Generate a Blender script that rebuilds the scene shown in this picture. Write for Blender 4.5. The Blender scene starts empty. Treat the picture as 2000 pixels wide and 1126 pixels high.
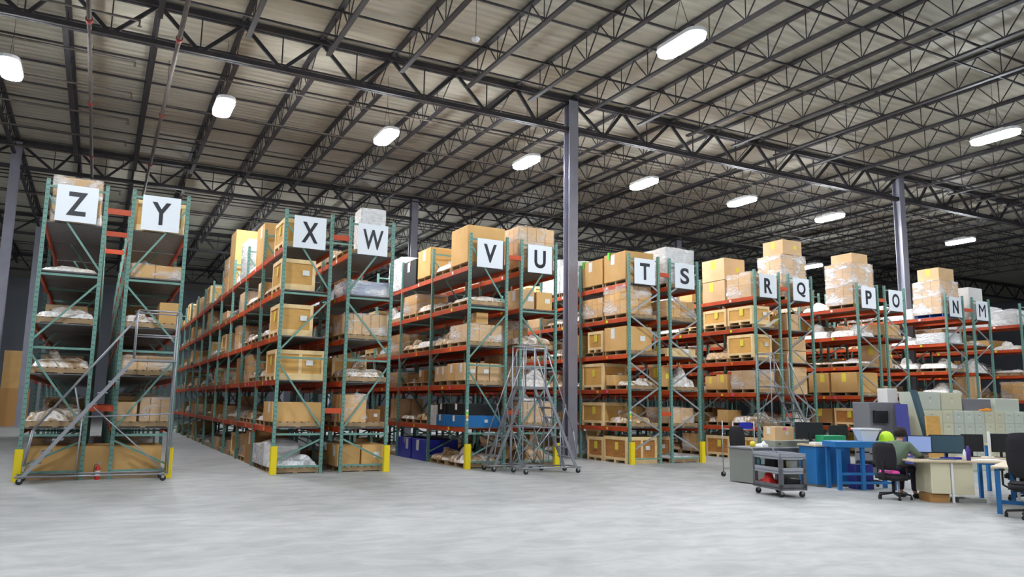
import bpy, math, random
from mathutils import Vector, Matrix, noise
PI = math.pi
S = bpy.context.scene
COL = S.collection

# ------------------------------------------------------------------ camera
cd = bpy.data.cameras.new('camera'); cam = bpy.data.objects.new('camera', cd); COL.objects.link(cam)
cd.sensor_width = 36.0; cd.lens = 1506.96 * 36.0 / 2000.0; cd.clip_start = .05; cd.clip_end = 300
fw = Vector((0.46373483, 0.87347056, 0.14832122)); rt = Vector((0.88206422, -0.47088304, 0.01522754)); up = Vector((-0.08314275, -0.1237673, 0.98882199))
cam.matrix_world = Matrix(((rt.x, up.x, -fw.x, 0), (rt.y, up.y, -fw.y, -18.165), (rt.z, up.z, -fw.z, 1.632), (0, 0, 0, 1)))
S.camera = cam
# ------------------------------------------------------------------ world, exposure
W = bpy.data.worlds.new('world'); S.world = W; W.use_nodes = True
W.node_tree.nodes['Background'].inputs[0].default_value = (.78, .86, 1, 1)
W.node_tree.nodes['Background'].inputs[1].default_value = .30
S.view_settings.view_transform = 'Standard'; S.view_settings.look = 'None'
S.view_settings.gamma = 1; S.view_settings.use_curve_mapping = False
S.view_settings.exposure = 0.10
LAMP = 225.0            # emission strength of the lamp lenses
# the lamps themselves stand in the LAMPS section below

# ------------------------------------------------------------------ materials
MATS = {}
def mat(name, col, rough=.6, metal=0, var=0.0, nscale=0, col2=None, bump=0, bscale=20, stretch=(1, 1, 1), spec=.5, detail=4, lo=.35, hi=.65):
    if name in MATS: return MATS[name]
    m = bpy.data.materials.new(name); m.use_nodes = True; nt = m.node_tree; b = nt.nodes['Principled BSDF']
    b.inputs['Roughness'].default_value = rough; b.inputs['Metallic'].default_value = metal
    b.inputs['Specular IOR Level'].default_value = spec
    L = nt.links.new
    rgb = nt.nodes.new('ShaderNodeRGB'); rgb.outputs[0].default_value = (*col, 1); out = rgb.outputs[0]
    tc = nt.nodes.new('ShaderNodeTexCoord'); mp = nt.nodes.new('ShaderNodeMapping'); mp.inputs['Scale'].default_value = stretch
    L(tc.outputs['Object'], mp.inputs['Vector'])
    if nscale:
        n = nt.nodes.new('ShaderNodeTexNoise'); n.inputs['Scale'].default_value = nscale; n.inputs['Detail'].default_value = detail
        L(mp.outputs[0], n.inputs['Vector'])
        r = nt.nodes.new('ShaderNodeValToRGB'); r.color_ramp.elements[0].position = lo; r.color_ramp.elements[1].position = hi
        r.color_ramp.elements[0].color = (*col, 1); r.color_ramp.elements[1].color = (*(col2 or col), 1)
        L(n.outputs[0], r.inputs[0]); out = r.outputs[0]
    if var:
        oi = nt.nodes.new('ShaderNodeObjectInfo'); mr = nt.nodes.new('ShaderNodeMapRange')
        mr.inputs[3].default_value = 1 - var; mr.inputs[4].default_value = 1 + var
        L(oi.outputs['Random'], mr.inputs[0]); h = nt.nodes.new('ShaderNodeHueSaturation')
        L(mr.outputs[0], h.inputs['Value']); L(out, h.inputs['Color']); out = h.outputs[0]
    L(out, b.inputs['Base Color'])
    if bump:
        n2 = nt.nodes.new('ShaderNodeTexNoise'); n2.inputs['Scale'].default_value = bscale; n2.inputs['Detail'].default_value = 3
        L(mp.outputs[0], n2.inputs['Vector']); bp = nt.nodes.new('ShaderNodeBump'); bp.inputs['Strength'].default_value = bump
        bp.inputs['Distance'].default_value = .03; L(n2.outputs[0], bp.inputs['Height']); L(bp.outputs[0], b.inputs['Normal'])
    MATS[name] = m; return m

def film_mat(name, lo, hi, tint):
    m = bpy.data.materials.new(name); m.use_nodes = True; nt = m.node_tree; b = nt.nodes['Principled BSDF']; L = nt.links.new
    b.inputs['Base Color'].default_value = (*tint, 1); b.inputs['Roughness'].default_value = .13
    tr = nt.nodes.new('ShaderNodeBsdfTransparent'); mx = nt.nodes.new('ShaderNodeMixShader')
    tc = nt.nodes.new('ShaderNodeTexCoord'); mp = nt.nodes.new('ShaderNodeMapping'); mp.inputs['Scale'].default_value = (.8, .8, 2.0)
    n = nt.nodes.new('ShaderNodeTexNoise'); n.inputs['Scale'].default_value = 2.1; n.inputs['Detail'].default_value = 4
    n.inputs['Distortion'].default_value = .5
    r = nt.nodes.new('ShaderNodeMapRange'); r.inputs[1].default_value = .46; r.inputs[2].default_value = .66; r.inputs[3].default_value = lo; r.inputs[4].default_value = hi
    L(tc.outputs['Object'], mp.inputs[0]); L(mp.outputs[0], n.inputs['Vector']); L(n.outputs[0], r.inputs[0]); L(r.outputs[0], mx.inputs[0])
    L(tr.outputs[0], mx.inputs[1]); L(b.outputs[0], mx.inputs[2]); L(mx.outputs[0], nt.nodes['Material Output'].inputs[0])
    bp = nt.nodes.new('ShaderNodeBump'); bp.inputs['Strength'].default_value = .8; bp.inputs['Distance'].default_value = .06
    n2 = nt.nodes.new('ShaderNodeTexNoise'); n2.inputs['Scale'].default_value = 4.5; n2.inputs['Detail'].default_value = 2; n2.inputs['Distortion'].default_value = 1.5
    L(mp.outputs[0], n2.inputs['Vector']); L(n2.outputs[0], bp.inputs['Height']); L(bp.outputs[0], b.inputs['Normal'])
    MATS[name] = m; return m

def bundle_mat(name, cols, scale=4.0):
    m = bpy.data.materials.new(name); m.use_nodes = True; nt = m.node_tree; b = nt.nodes['Principled BSDF']; L = nt.links.new
    b.inputs['Roughness'].default_value = .18
    tc = nt.nodes.new('ShaderNodeTexCoord'); oi = nt.nodes.new('ShaderNodeObjectInfo'); ad = nt.nodes.new('ShaderNodeVectorMath'); ad.operation = 'ADD'
    sc = nt.nodes.new('ShaderNodeVectorMath'); sc.operation = 'SCALE'; sc.inputs[0].default_value = (37, 11, 23)
    L(oi.outputs['Random'], sc.inputs['Scale']); L(tc.outputs['Object'], ad.inputs[0]); L(sc.outputs[0], ad.inputs[1])
    n = nt.nodes.new('ShaderNodeTexNoise'); n.inputs['Scale'].default_value = scale; n.inputs['Detail'].default_value = 5; n.inputs['Distortion'].default_value = 1.4
    L(ad.outputs[0], n.inputs['Vector'])
    r = nt.nodes.new('ShaderNodeValToRGB'); e = r.color_ramp.elements
    e[0].position = .34; e[0].color = (*cols[0], 1); e[1].position = .66; e[1].color = (*cols[-1], 1)
    for i, c in enumerate(cols[1:-1]):
        q = e.new(.34 + .32 * (i + 1) / (len(cols) - 1)); q.color = (*c, 1)
    L(n.outputs[0], r.inputs[0]); L(r.outputs[0], b.inputs['Base Color'])
    bp = nt.nodes.new('ShaderNodeBump'); bp.inputs['Strength'].default_value = 1; bp.inputs['Distance'].default_value = .07
    n2 = nt.nodes.new('ShaderNodeTexNoise'); n2.inputs['Scale'].default_value = 5; n2.inputs['Detail'].default_value = 2; n2.inputs['Distortion'].default_value = 1.5
    L(ad.outputs[0], n2.inputs['Vector']); L(n2.outputs[0], bp.inputs['Height']); L(bp.outputs[0], b.inputs['Normal'])
    MATS[name] = m; return m

mat('carton', (.64, .37, .125), .75, var=.16, nscale=2.5, col2=(.70, .42, .16))
mat('carton_dark', (.42, .215, .07), .75, var=.15)
mat('carton_pale', (.74, .49, .27), .7, var=.1, nscale=3, col2=(.68, .44, .22))
mat('carton_white', (.74, .72, .70), .6, var=.06)
mat('ply', (.74, .42, .12), .6, var=.12, nscale=3, col2=(.66, .36, .09), stretch=(1, 1, 6))
mat('ply_orange', (.62, .27, .06), .6, var=.06, nscale=3, col2=(.42, .17, .05), stretch=(1, 1, 6))
mat('batten', (.92, .70, .38), .6, var=.05, nscale=4, col2=(.84, .60, .29))
mat('pallet', (.48, .33, .18), .8, var=.2, nscale=5, col2=(.36, .24, .13))
mat('pallet_blue', (.02, .12, .42), .5)
mat('tape', (.60, .42, .22), .3)
mat('paper', (.82, .82, .80), .6)
mat('paper_yellow', (.85, .70, .08), .6)
mat('green_post', (.125, .275, .225), .42, var=.08, nscale=3, col2=(.17, .33, .28))
mat('post_hole', (.04, .10, .085), .7)
mat('galv', (.42, .44, .45), .4, metal=.5)
mat('orange', (.62, .085, .02), .45, var=.14, nscale=2, col2=(.48, .055, .015))
mat('deck_grey', (.15, .155, .16), .5, metal=.2, nscale=14, col2=(.10, .105, .11))
mat('guard', (.86, .66, .01), .4)
mat('sign_white', (.84, .88, .93), .35)
mat('black_ink', (.012, .013, .02), .4)
mat('steel_dark', (.020, .020, .026), .6, nscale=3, col2=(.034, .028, .030))
mat('column', (.26, .26, .32), .45, nscale=2, col2=(.30, .30, .36))
mat('pipe', (.075, .062, .058), .6, nscale=5, col2=(.10, .085, .075))
mat('coupling', (.25, .03, .02), .5)
mat('ladder', (.34, .35, .38), .35, metal=.45)
mat('rubber', (.02, .02, .02), .8)
mat('black_plastic', (.012, .012, .014), .45)
mat('black_fabric', (.018, .016, .020), .9, bump=.3, bscale=60)
mat('pink', (.80, .08, .42), .6)
mat('hot_pink', (.9, .1, .4), .5)
mat('lime', (.55, .85, .02), .5)
mat('lime_green', (.12, .8, .05), .5)
mat('cloud_orange', (.9, .3, .02), .5)
mat('bright_blue', (.02, .03, .42), .4)
mat('bench_blue', (.015, .15, .42), .45, nscale=3, col2=(.02, .18, .46))
mat('laminate', (.60, .48, .33), .4)
mat('beige_metal', (.72, .66, .46), .45, var=.03)
mat('olive_grey', (.30, .31, .24), .5, nscale=3, col2=(.26, .27, .23))
mat('cab_grey_green', (.60, .64, .55), .45, var=.06)
mat('cab_beige', (.66, .64, .46), .45, var=.05)
mat('mid_grey', (.20, .20, .22), .5)
mat('cart_grey', (.10, .10, .115), .5, nscale=6, col2=(.14, .14, .15))
mat('cart_top', (.34, .35, .39), .45)
mat('file_grey', (.27, .28, .26), .5)
mat('white_plastic', (.82, .83, .84), .3)
mat('red', (.62, .025, .02), .4)
mat('purple', (.05, .02, .22), .4)
mat('green_box', (.02, .30, .12), .5)
mat('teal_dark', (.04, .09, .12), .5)
mat('skin', (.56, .30, .20), .5)
mat('hair', (.02, .013, .010), .8, bump=.8, bscale=60)
mat('shirt', (.10, .155, .10), .85, nscale=3, col2=(.15, .19, .14))
mat('trousers', (.016, .015, .028), .85)
mat('wall_paint', (.115, .125, .15), .8, nscale=.4, col2=(.14, .15, .17)); mat('wall_grey', (.27, .29, .34), .8, nscale=.4, col2=(.31, .33, .37)); mat('blue_board', (.03, .035, .22), .6)
mat('blue_plastic_bottle', (.03, .16, .45), .2)
mat('teal_file', (.05, .18, .2), .5)
film_mat('film', .04, .62, (.92, .90, .90))
film_mat('film_bright', .15, 1.0, (.95, .94, .95))
film_mat('film_thick', .45, 1.0, (.95, .94, .95))
bundle_mat('bundle_mix', [(.28, .18, .10), (.56, .40, .26), (.88, .84, .82), (.46, .32, .2)], 3)
bundle_mat('bundle_white', [(.66, .58, .52), (.92, .91, .91), (.72, .62, .52), (.95, .95, .96)], 3)
bundle_mat('bundle_brown', [(.2, .11, .05), (.50, .31, .15), (.6, .42, .25), (.78, .74, .7)], 3)
bundle_mat('bundle_dark', [(.03, .03, .035), (.2, .15, .12), (.4, .38, .38), (.06, .06, .07)])
bundle_mat('bundle_silver', [(.45, .47, .5), (.88, .9, .92), (.6, .62, .65), (.93, .94, .96)], 5)
def emit(name, col, st):
    m = bpy.data.materials.new(name); m.use_nodes = True; b = m.node_tree.nodes['Principled BSDF']
    b.inputs['Base Color'].default_value = (*col, 1); b.inputs['Emission Color'].default_value = (*col, 1); b.inputs['Emission Strength'].default_value = st
    MATS[name] = m; return m
emit('lens', (.90, .95, 1.0), LAMP)
emit('screen', (.18, .24, .44), .7)

# floor: smooth pale concrete with long soft scuffs
def floor_mat():
    m = bpy.data.materials.new('concrete'); m.use_nodes = True; nt = m.node_tree; b = nt.nodes['Principled BSDF']; L = nt.links.new
    tc = nt.nodes.new('ShaderNodeTexCoord'); last = None
    cols = ((.41, .41, .405), (.295, .297, .295))
    mp = nt.nodes.new('ShaderNodeMapping'); mp.inputs['Rotation'].default_value = (0, 0, .55); mp.inputs['Scale'].default_value = (.9, 1.5, 1)
    L(tc.outputs['Object'], mp.inputs[0])
    n = nt.nodes.new('ShaderNodeTexNoise'); n.inputs['Scale'].default_value = 1.7; n.inputs['Detail'].default_value = 9; n.inputs['Roughness'].default_value = .62; n.inputs['Distortion'].default_value = .6
    L(mp.outputs[0], n.inputs['Vector'])
    r = nt.nodes.new('ShaderNodeValToRGB'); r.color_ramp.elements[0].position = .34; r.color_ramp.elements[1].position = .62
    r.color_ramp.elements[0].color = (*cols[1], 1); r.color_ramp.elements[1].color = (*cols[0], 1)
    L(n.outputs[0], r.inputs[0])
    n2 = nt.nodes.new('ShaderNodeTexNoise'); n2.inputs['Scale'].default_value = .35; n2.inputs['Detail'].default_value = 3
    L(tc.outputs['Object'], n2.inputs['Vector'])
    mr = nt.nodes.new('ShaderNodeMapRange'); mr.inputs[1].default_value = .3; mr.inputs[2].default_value = .7; mr.inputs[3].default_value = .9; mr.inputs[4].default_value = 1.1
    L(n2.outputs[0], mr.inputs[0]); h = nt.nodes.new('ShaderNodeHueSaturation'); L(mr.outputs[0], h.inputs['Value']); L(r.outputs[0], h.inputs['Color'])
    L(h.outputs[0], b.inputs['Base Color']); b.inputs['Roughness'].default_value = .55
    MATS['concrete'] = m
floor_mat()
# roof deck: ribbed sheet, ribs run along X, dusty backing with faint streaks
def deck_mat():
    m = bpy.data.materials.new('roof_sheet'); m.use_nodes = True; nt = m.node_tree; b = nt.nodes['Principled BSDF']; L = nt.links.new
    tc = nt.nodes.new('ShaderNodeTexCoord'); mp = nt.nodes.new('ShaderNodeMapping'); mp.inputs['Scale'].default_value = (.35, 3.2, 1)
    L(tc.outputs['Object'], mp.inputs[0])
    n = nt.nodes.new('ShaderNodeTexNoise'); n.inputs['Scale'].default_value = 1.6; n.inputs['Detail'].default_value = 7; L(mp.outputs[0], n.inputs['Vector'])
    r = nt.nodes.new('ShaderNodeValToRGB'); r.color_ramp.elements[0].position = .3; r.color_ramp.elements[1].position = .7
    r.color_ramp.elements[0].color = (.37, .355, .285, 1); r.color_ramp.elements[1].color = (.52, .50, .41, 1)
    L(n.outputs[0], r.inputs[0])
    w = nt.nodes.new('ShaderNodeTexWave'); w.bands_direction = 'Y'; w.inputs['Scale'].default_value = 1.05; w.inputs['Distortion'].default_value = 0
    L(tc.outputs['Object'], w.inputs['Vector'])
    bp = nt.nodes.new('ShaderNodeBump'); bp.inputs['Strength'].default_value = .6; bp.inputs['Distance'].default_value = .05
    L(w.outputs[0], bp.inputs['Height']); L(bp.outputs[0], b.inputs['Normal']); L(r.outputs[0], b.inputs['Base Color'])
    b.inputs['Roughness'].default_value = .6; MATS['roof_sheet'] = m
deck_mat()

# ------------------------------------------------------------------ mesh builder
class MB:
    def __init__(s): s.v = []; s.f = []; s.m = []; s.mats = []; s.smooth = []
    def mi(s, name):
        if name not in s.mats: s.mats.append(name)
        return s.mats.index(name)
    def box(s, x0, x1, y0, y1, z0, z1, m):
        k = len(s.v); s.v += [(x0, y0, z0), (x1, y0, z0), (x1, y1, z0), (x0, y1, z0), (x0, y0, z1), (x1, y0, z1), (x1, y1, z1), (x0, y1, z1)]
        for f in ((0, 3, 2, 1), (4, 5, 6, 7), (0, 1, 5, 4), (1, 2, 6, 5), (2, 3, 7, 6), (3, 0, 4, 7)): s.f.append([k + i for i in f]); s.m.append(s.mi(m)); s.smooth.append(False)
        return s
    def cbox(s, x0, x1, y0, y1, z0, z1, m, c=.01):
        # box with chamfered vertical and top edges
        k = len(s.v); P = lambda i, z: [(x0 + i + c, y0 + i, z), (x1 - i - c, y0 + i, z), (x1 - i, y0 + i + c, z), (x1 - i, y1 - i - c, z), (x1 - i - c, y1 - i, z), (x0 + i + c, y1 - i, z), (x0 + i, y1 - i - c, z), (x0 + i, y0 + i + c, z)]
        s.v += P(0, z0) + P(0, z1 - c) + P(c, z1); mi = s.mi(m)
        for r in (0, 8):
            for i in range(8): j = (i + 1) % 8; s.f.append([k + r + i, k + r + j, k + r + 8 + j, k + r + 8 + i]); s.m.append(mi); s.smooth.append(False)
        s.f.append([k + 16 + i for i in range(8)]); s.m.append(mi); s.smooth.append(False)
        s.f.append([k + 7 - i for i in range(8)]); s.m.append(mi); s.smooth.append(False)
        return s
    def tube(s, p, q, r, m, n=6, r2=None):
        p = Vector(p); q = Vector(q); d = (q - p)
        if d.length < 1e-6: return s
        d.normalize(); a = d.orthogonal().normalized(); b = d.cross(a); k = len(s.v); r2 = r if r2 is None else r2
        for i in range(n):
            t = 2 * PI * i / n; o = a * math.cos(t) + b * math.sin(t); s.v.append(tuple(p + o * r)); s.v.append(tuple(q + o * r2))
        mi = s.mi(m)
        for i in range(n):
            j = (i + 1) % n; s.f.append([k + 2 * i, k + 2 * j, k + 2 * j + 1, k + 2 * i + 1]); s.m.append(mi); s.smooth.append(n > 5)
        s.f.append([k + 2 * i for i in range(n)][::-1]); s.f.append([k + 2 * i + 1 for i in range(n)]); s.m += [mi, mi]; s.smooth += [False, False]
        return s
    def path(s, pts, r, m, n=6):
        for a, b in zip(pts, pts[1:]): s.tube(a, b, r, m, n)
        for p in pts[1:-1]: s.ball(p, r * 1.02, m, 5, 4)
        return s
    def beam(s, p, q, w, h, m):
        # rectangular bar, w across (horizontal), h up
        p = Vector(p); q = Vector(q); d = (q - p).normalized(); a = Vector((0, 0, 1)).cross(d)
        if a.length < 1e-4: a = Vector((1, 0, 0))
        a.normalize(); b = d.cross(a).normalized(); k = len(s.v)
        for c in (p, q):
            for i, j in ((-1, -1), (1, -1), (1, 1), (-1, 1)): s.v.append(tuple(c + a * w * .5 * i + b * h * .5 * j))
        mi = s.mi(m)
        for f in ((0, 3, 2, 1), (4, 5, 6, 7), (0, 1, 5, 4), (1, 2, 6, 5), (2, 3, 7, 6), (3, 0, 4, 7)): s.f.append([k + i for i in f]); s.m.append(mi); s.smooth.append(False)
        return s
    def ball(s, c, r, m, nu=10, nv=7, sx=1, sy=1, sz=1):
        k = len(s.v); mi = s.mi(m)
        for j in range(nv + 1):
            for i in range(nu):
                t = PI * j / nv; a = 2 * PI * i / nu
                s.v.append((c[0] + r * sx * math.sin(t) * math.cos(a), c[1] + r * sy * math.sin(t) * math.sin(a), c[2] + r * sz * math.cos(t)))
        for j in range(nv):
            for i in range(nu):
                i2 = (i + 1) % nu; s.f.append([k + j * nu + i, k + (j + 1) * nu + i, k + (j + 1) * nu + i2, k + j * nu + i2]); s.m.append(mi); s.smooth.append(True)
        return s
    def lathe(s, prof, m, c=(0, 0, 0), n=14):
        k = len(s.v); mi = s.mi(m)
        for r, z in prof:
            for i in range(n): a = 2 * PI * i / n; s.v.append((c[0] + r * math.cos(a), c[1] + r * math.sin(a), c[2] + z))
        for j in range(len(prof) - 1):
            for i in range(n):
                i2 = (i + 1) % n; s.f.append([k + j * n + i, k + j * n + i2, k + (j + 1) * n + i2, k + (j + 1) * n + i]); s.m.append(mi); s.smooth.append(True)
        return s
    def slab(s, pts, z0, z1, m, smooth=False):
        k = len(s.v); n = len(pts); mi = s.mi(m)
        s.v += [(p[0], p[1], z0) for p in pts] + [(p[0], p[1], z1) for p in pts]
        s.f.append([k + n + i for i in range(n)]); s.f.append([k + n - 1 - i for i in range(n)]); s.m += [mi, mi]; s.smooth += [False, False]
        for i in range(n): j = (i + 1) % n; s.f.append([k + i, k + j, k + n + j, k + n + i]); s.m.append(mi); s.smooth.append(smooth)
        return s
    def mesh(s, name):
        me = bpy.data.meshes.new(name); me.from_pydata(s.v, [], s.f)
        for n in s.mats: me.materials.append(MATS[n])
        me.polygons.foreach_set('material_index', s.m); me.polygons.foreach_set('use_smooth', s.smooth); me.update(); return me

def link(name, me, parent=None, loc=None, rot=0):
    o = bpy.data.objects.new(name, me); COL.objects.link(o)
    if parent is not None: o.parent = parent
    if loc is not None: o.location = loc
    if rot: o.rotation_euler = (0, 0, rot)
    return o
def tag(o, label, cat, group=None):
    o['label'] = label; o['category'] = cat
    if group: o['group'] = group
    return o
def struct(name, mb, loc=(0, 0, 0)):
    o = link(name, mb.mesh(name), None, loc); o['kind'] = 'structure'; return o
def root(name, loc, label, cat, rot=0, group=None):
    o = link(name, None, None, loc, rot); o.empty_display_size = .2; return tag(o, label, cat, group)
CACHE = {}
def cached(key, fn):
    if key not in CACHE: CACHE[key] = fn()
    return CACHE[key]
ORD = ['', 'first', 'second', 'third', 'fourth', 'fifth', 'sixth', 'seventh', 'eighth', 'ninth', 'tenth', 'eleventh', 'twelfth', 'thirteenth', 'fourteenth', 'fifteenth', 'sixteenth', 'seventeenth', 'eighteenth', 'nineteenth', 'twentieth']

# ------------------------------------------------------------------ setting
struct('floor', MB().box(-24, 74, -34, 60, -.2, 0, 'concrete'))
struct('ceiling', MB().box(-24, 74, -34, 60, 11.80, 11.95, 'roof_sheet'))
struct('wall_back', MB().box(-24, 74, 60, 60.3, 0, 11.8, 'wall_grey'))
struct('wall_left', MB().box(-24.3, -24, -34, 60, 0, 11.8, 'wall_grey'))
struct('wall_right', MB().box(74, 74.3, -34, 60, 0, 11.8, 'wall_paint'))

# ------------------------------------------------------------------ roof steel
XJ, DXJ = 13.15, 2.09            # joist grid; columns stand on every eighth joist
GY = [2.6, 17.1, 31.6, 46.1]; ZT, ZB = 11.66, 10.62
CX = [XJ + 8 * DXJ * k for k in range(-2, 4)]
SPAN = ['before the nearest girder', 'between the first and second girders', 'between the second and third girders', 'beyond the third girder']
def jname(k): return 'in line with the middle column' if k == 0 else f'{ORD[min(20, abs(k))] if abs(k) <= 20 else str(abs(k)) + "th"} {"right" if k > 0 else "left"} of middle column'
def joist_parts(L):
    t = MB().beam((0, 0, ZT + .055), (0, L, ZT + .055), .15, .07, 'steel_dark'); zb = 10.92
    b = MB().beam((0, .9, zb), (0, L - .9, zb), .13, .06, 'steel_dark'); w = MB()
    n = round((L - 1.8) / 1.25); p = (L - 1.8) / n
    for i in range(n):
        y = .9 + p * i; m = y + p / 2
        w.tube((0, y - (0 if i else .6), ZT + .04), (0, m, zb), .018, 'steel_dark', 4).tube((0, m, zb), (0, y + p + (0 if i < n - 1 else .6), ZT + .04), .018, 'steel_dark', 4)
        w.tube((0, m, zb), (0, m, ZT + .04), .014, 'steel_dark', 4)
    return t.mesh('top_chord'), b.mesh('bottom_chord'), w.mesh('web')
JP = joist_parts(14.5)
for si, y0 in enumerate([2.6 - 14.5, 2.6, 17.1, 31.6]):
    for k in range(-12, 24):
        if (si == 0 and (k < -6 or k > 13)) or (si > 0 and (k > 19 or k < -9)) or (si == 3 and k > 11): continue
        o = root('roof_joist', (XJ + k * DXJ, y0, 0), 'dark zigzag-rod roof joist ' + jname(k) + ', ' + SPAN[si], 'roof joist', 0, 'roof joists ' + SPAN[si])
        for nm, me in zip(('top_chord', 'bottom_chord', 'web'), JP): link(nm, me, o)
def girder_parts(L):
    t = MB(); b = MB(); w = MB(); t.beam((0, -.07, ZT), (L, -.07, ZT), .10, .15, 'steel_dark').beam((0, .07, ZT), (L, .07, ZT), .10, .15, 'steel_dark')
    b.beam((0, -.06, ZB), (L, -.06, ZB), .09, .13, 'steel_dark').beam((0, .06, ZB), (L, .06, ZB), .09, .13, 'steel_dark')
    for i in range(8):
        x = i * DXJ; m = x + DXJ / 2
        if i == 0: m = x + DXJ * .62
        if i == 7: m = x + DXJ * .38
        w.beam((x, 0, ZT), (m, 0, ZB), .07, .095, 'steel_dark').beam((m, 0, ZB), (x + DXJ, 0, ZT), .07, .095, 'steel_dark')
        w.beam((m, 0, ZB), (m, 0, ZT), .03, .03, 'steel_dark')
    return t.mesh('top_chord'), b.mesh('bottom_chord'), w.mesh('web')
GP = girder_parts(8 * DXJ)
GN = ['nearest', 'second', 'third', 'farthest']
BAYN = ['left of the left column', 'running from the left column to the tall column in the middle', 'running from the middle column to the right column', 'right of the right column', 'in the far right corner of the roof', 'at the far right edge']
for gi, gy in enumerate(GY):
    for ci in ((0, 1, 2), range(-1, 5), range(-1, 5), (-1, 0, 1, 2))[gi]:
        x = XJ + 8 * DXJ * (ci - 1); nm = (['far left', 'left', 'middle', 'right', 'far right', 'outermost right'])[ci + 1]
        o = root('roof_girder', (x, gy, 0), f'dark steel joist girder, {nm} span of the {GN[gi]} girder line', 'roof girder', 0)
        for n2, me in zip(('top_chord', 'bottom_chord', 'web'), GP): link(n2, me, o)
# thin bridging rods across the joists, countless and hair thin
for si, y0 in enumerate([2.6 - 14.5, 2.6, 17.1, 31.6]):
    for j, fy in enumerate((.14, .38, .62, .86)):
        x0, x1 = (XJ - 6 * DXJ, XJ + 23 * DXJ) if si == 0 else (XJ - 12 * DXJ, XJ + 19 * DXJ)
        y = y0 + 14.5 * fy; m = MB().beam((x0, y, ZT - .0), (x1, y, ZT - .0), .05, .05, 'steel_dark').beam((x0, y, 10.95), (x1, y, 10.95), .045, .045, 'steel_dark')
        tag(link('bridging_rod', m.mesh('bridging_rod')), f'thin dark bridging rods crossing the joists, {ORD[j+1]} line, {SPAN[si]}', 'bridging')
# columns
def column_mesh():
    m = MB(); h = 11.6
    m.box(-.17, .17, -.17, -.145, 0.03, h, 'column').box(-.17, .17, .145, .17, 0.03, h, 'column').box(-.012, .012, -.145, .145, 0.03, h, 'column')
    return m.mesh('shaft'), MB().box(-.22, .22, -.2, .2, 0, .03, 'column').mesh('base_plate'), MB().box(-.2, .2, -.19, .19, h, 11.6 + .01, 'steel_dark').mesh('cap_plate')
CM = column_mesh()
CN = {0: 'far left', 1: 'left', 2: 'middle', 3: 'right', 4: 'far right'}
for gi, gy in enumerate(GY):
    for ci in ((1, 2, 3) if gi == 0 else (1, 2, 3, 4)):
        x = CX[ci]
        o = root('steel_column', (x, gy, 0), f'grey steel H column under the {GN[gi]} girder line, {CN[ci]} one', 'column')
        for n2, me in zip(('shaft', 'base_plate', 'cap_plate'), CM): link(n2, me, o)
# sprinkler pipes
def pipe_y(x, r, lab):
    o = root('sprinkler_main', (x, 0, 10.6), lab, 'pipe'); link('pipe', MB().tube((0, -12, 0), (0, 44, 0), r, 'pipe', 10).mesh('pipe'), o)
    for y in (-4, 2, 8, 14, 20, 26): link('coupling', cached('coup', lambda: MB().tube((0, -.09, 0), (0, .09, 0), .085, 'coupling', 10).mesh('coupling')), o, (0, y, 0))
    for y in (-6, 0, 6, 12, 18): link('hanger', cached('hang', lambda: MB().tube((0, 0, 0), (0, 0, 1.05), .008, 'steel_dark', 4).mesh('hanger')), o, (0, y, 0))
pipe_y(-.9, .055, 'grey sprinkler main pipe under the roof above rack Z'); pipe_y(1.1, .06, 'brown sprinkler main pipe with red couplings above rack Y')
for i, y in enumerate((1.7, 4.3, 6.83, 9.33, 11.85, 14.4, 19.5, 22)):
    o = root('sprinkler_branch', (-.9, y, 10.72), f'short sprinkler branch pipe crossing above rack Z, {ORD[i+1]} from the camera', 'pipe')
    link('pipe', cached('brp', lambda: MB().tube((-9, 0, 0), (1.1, 0, 0), .03, 'pipe', 6).mesh('pipe')), o); link('sprinkler_head', cached('sph', lambda: MB().tube((1.08, 0, 0), (1.08, 0, -.14), .02, 'pipe', 6).tube((1.08, 0, -.14), (1.08, 0, -.15), .05, 'pipe', 8).mesh('sprinkler_head')), o)
for i, y in enumerate((4.6, 7.6, 10.6, 13.6, 19.8, 22.8)):
    tag(link('sprinkler_line', cached('spl', lambda: MB().tube((1.1, 0, 0), (50, 0, 0), .028, 'pipe', 6).mesh('sprinkler_line')), None, (0, y, 10.80)), f'long thin sprinkler line under the joists, {ORD[i+1]} from the camera', 'pipe')
o = root('ceiling_sensor', (7.33, -2.3, 10.3), 'small white sensor hanging on a thin cable from the roof', 'sensor')
link('sensor_cap', MB().lathe([(0, -.08), (.07, -.07), (.11, 0), (.05, .05), (0, .06)], 'white_plastic').mesh('sensor_cap'), o); link('cable', MB().tube((0, 0, .05), (0, 0, 1.5), .006, 'steel_dark', 4).mesh('cable'), o)

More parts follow.
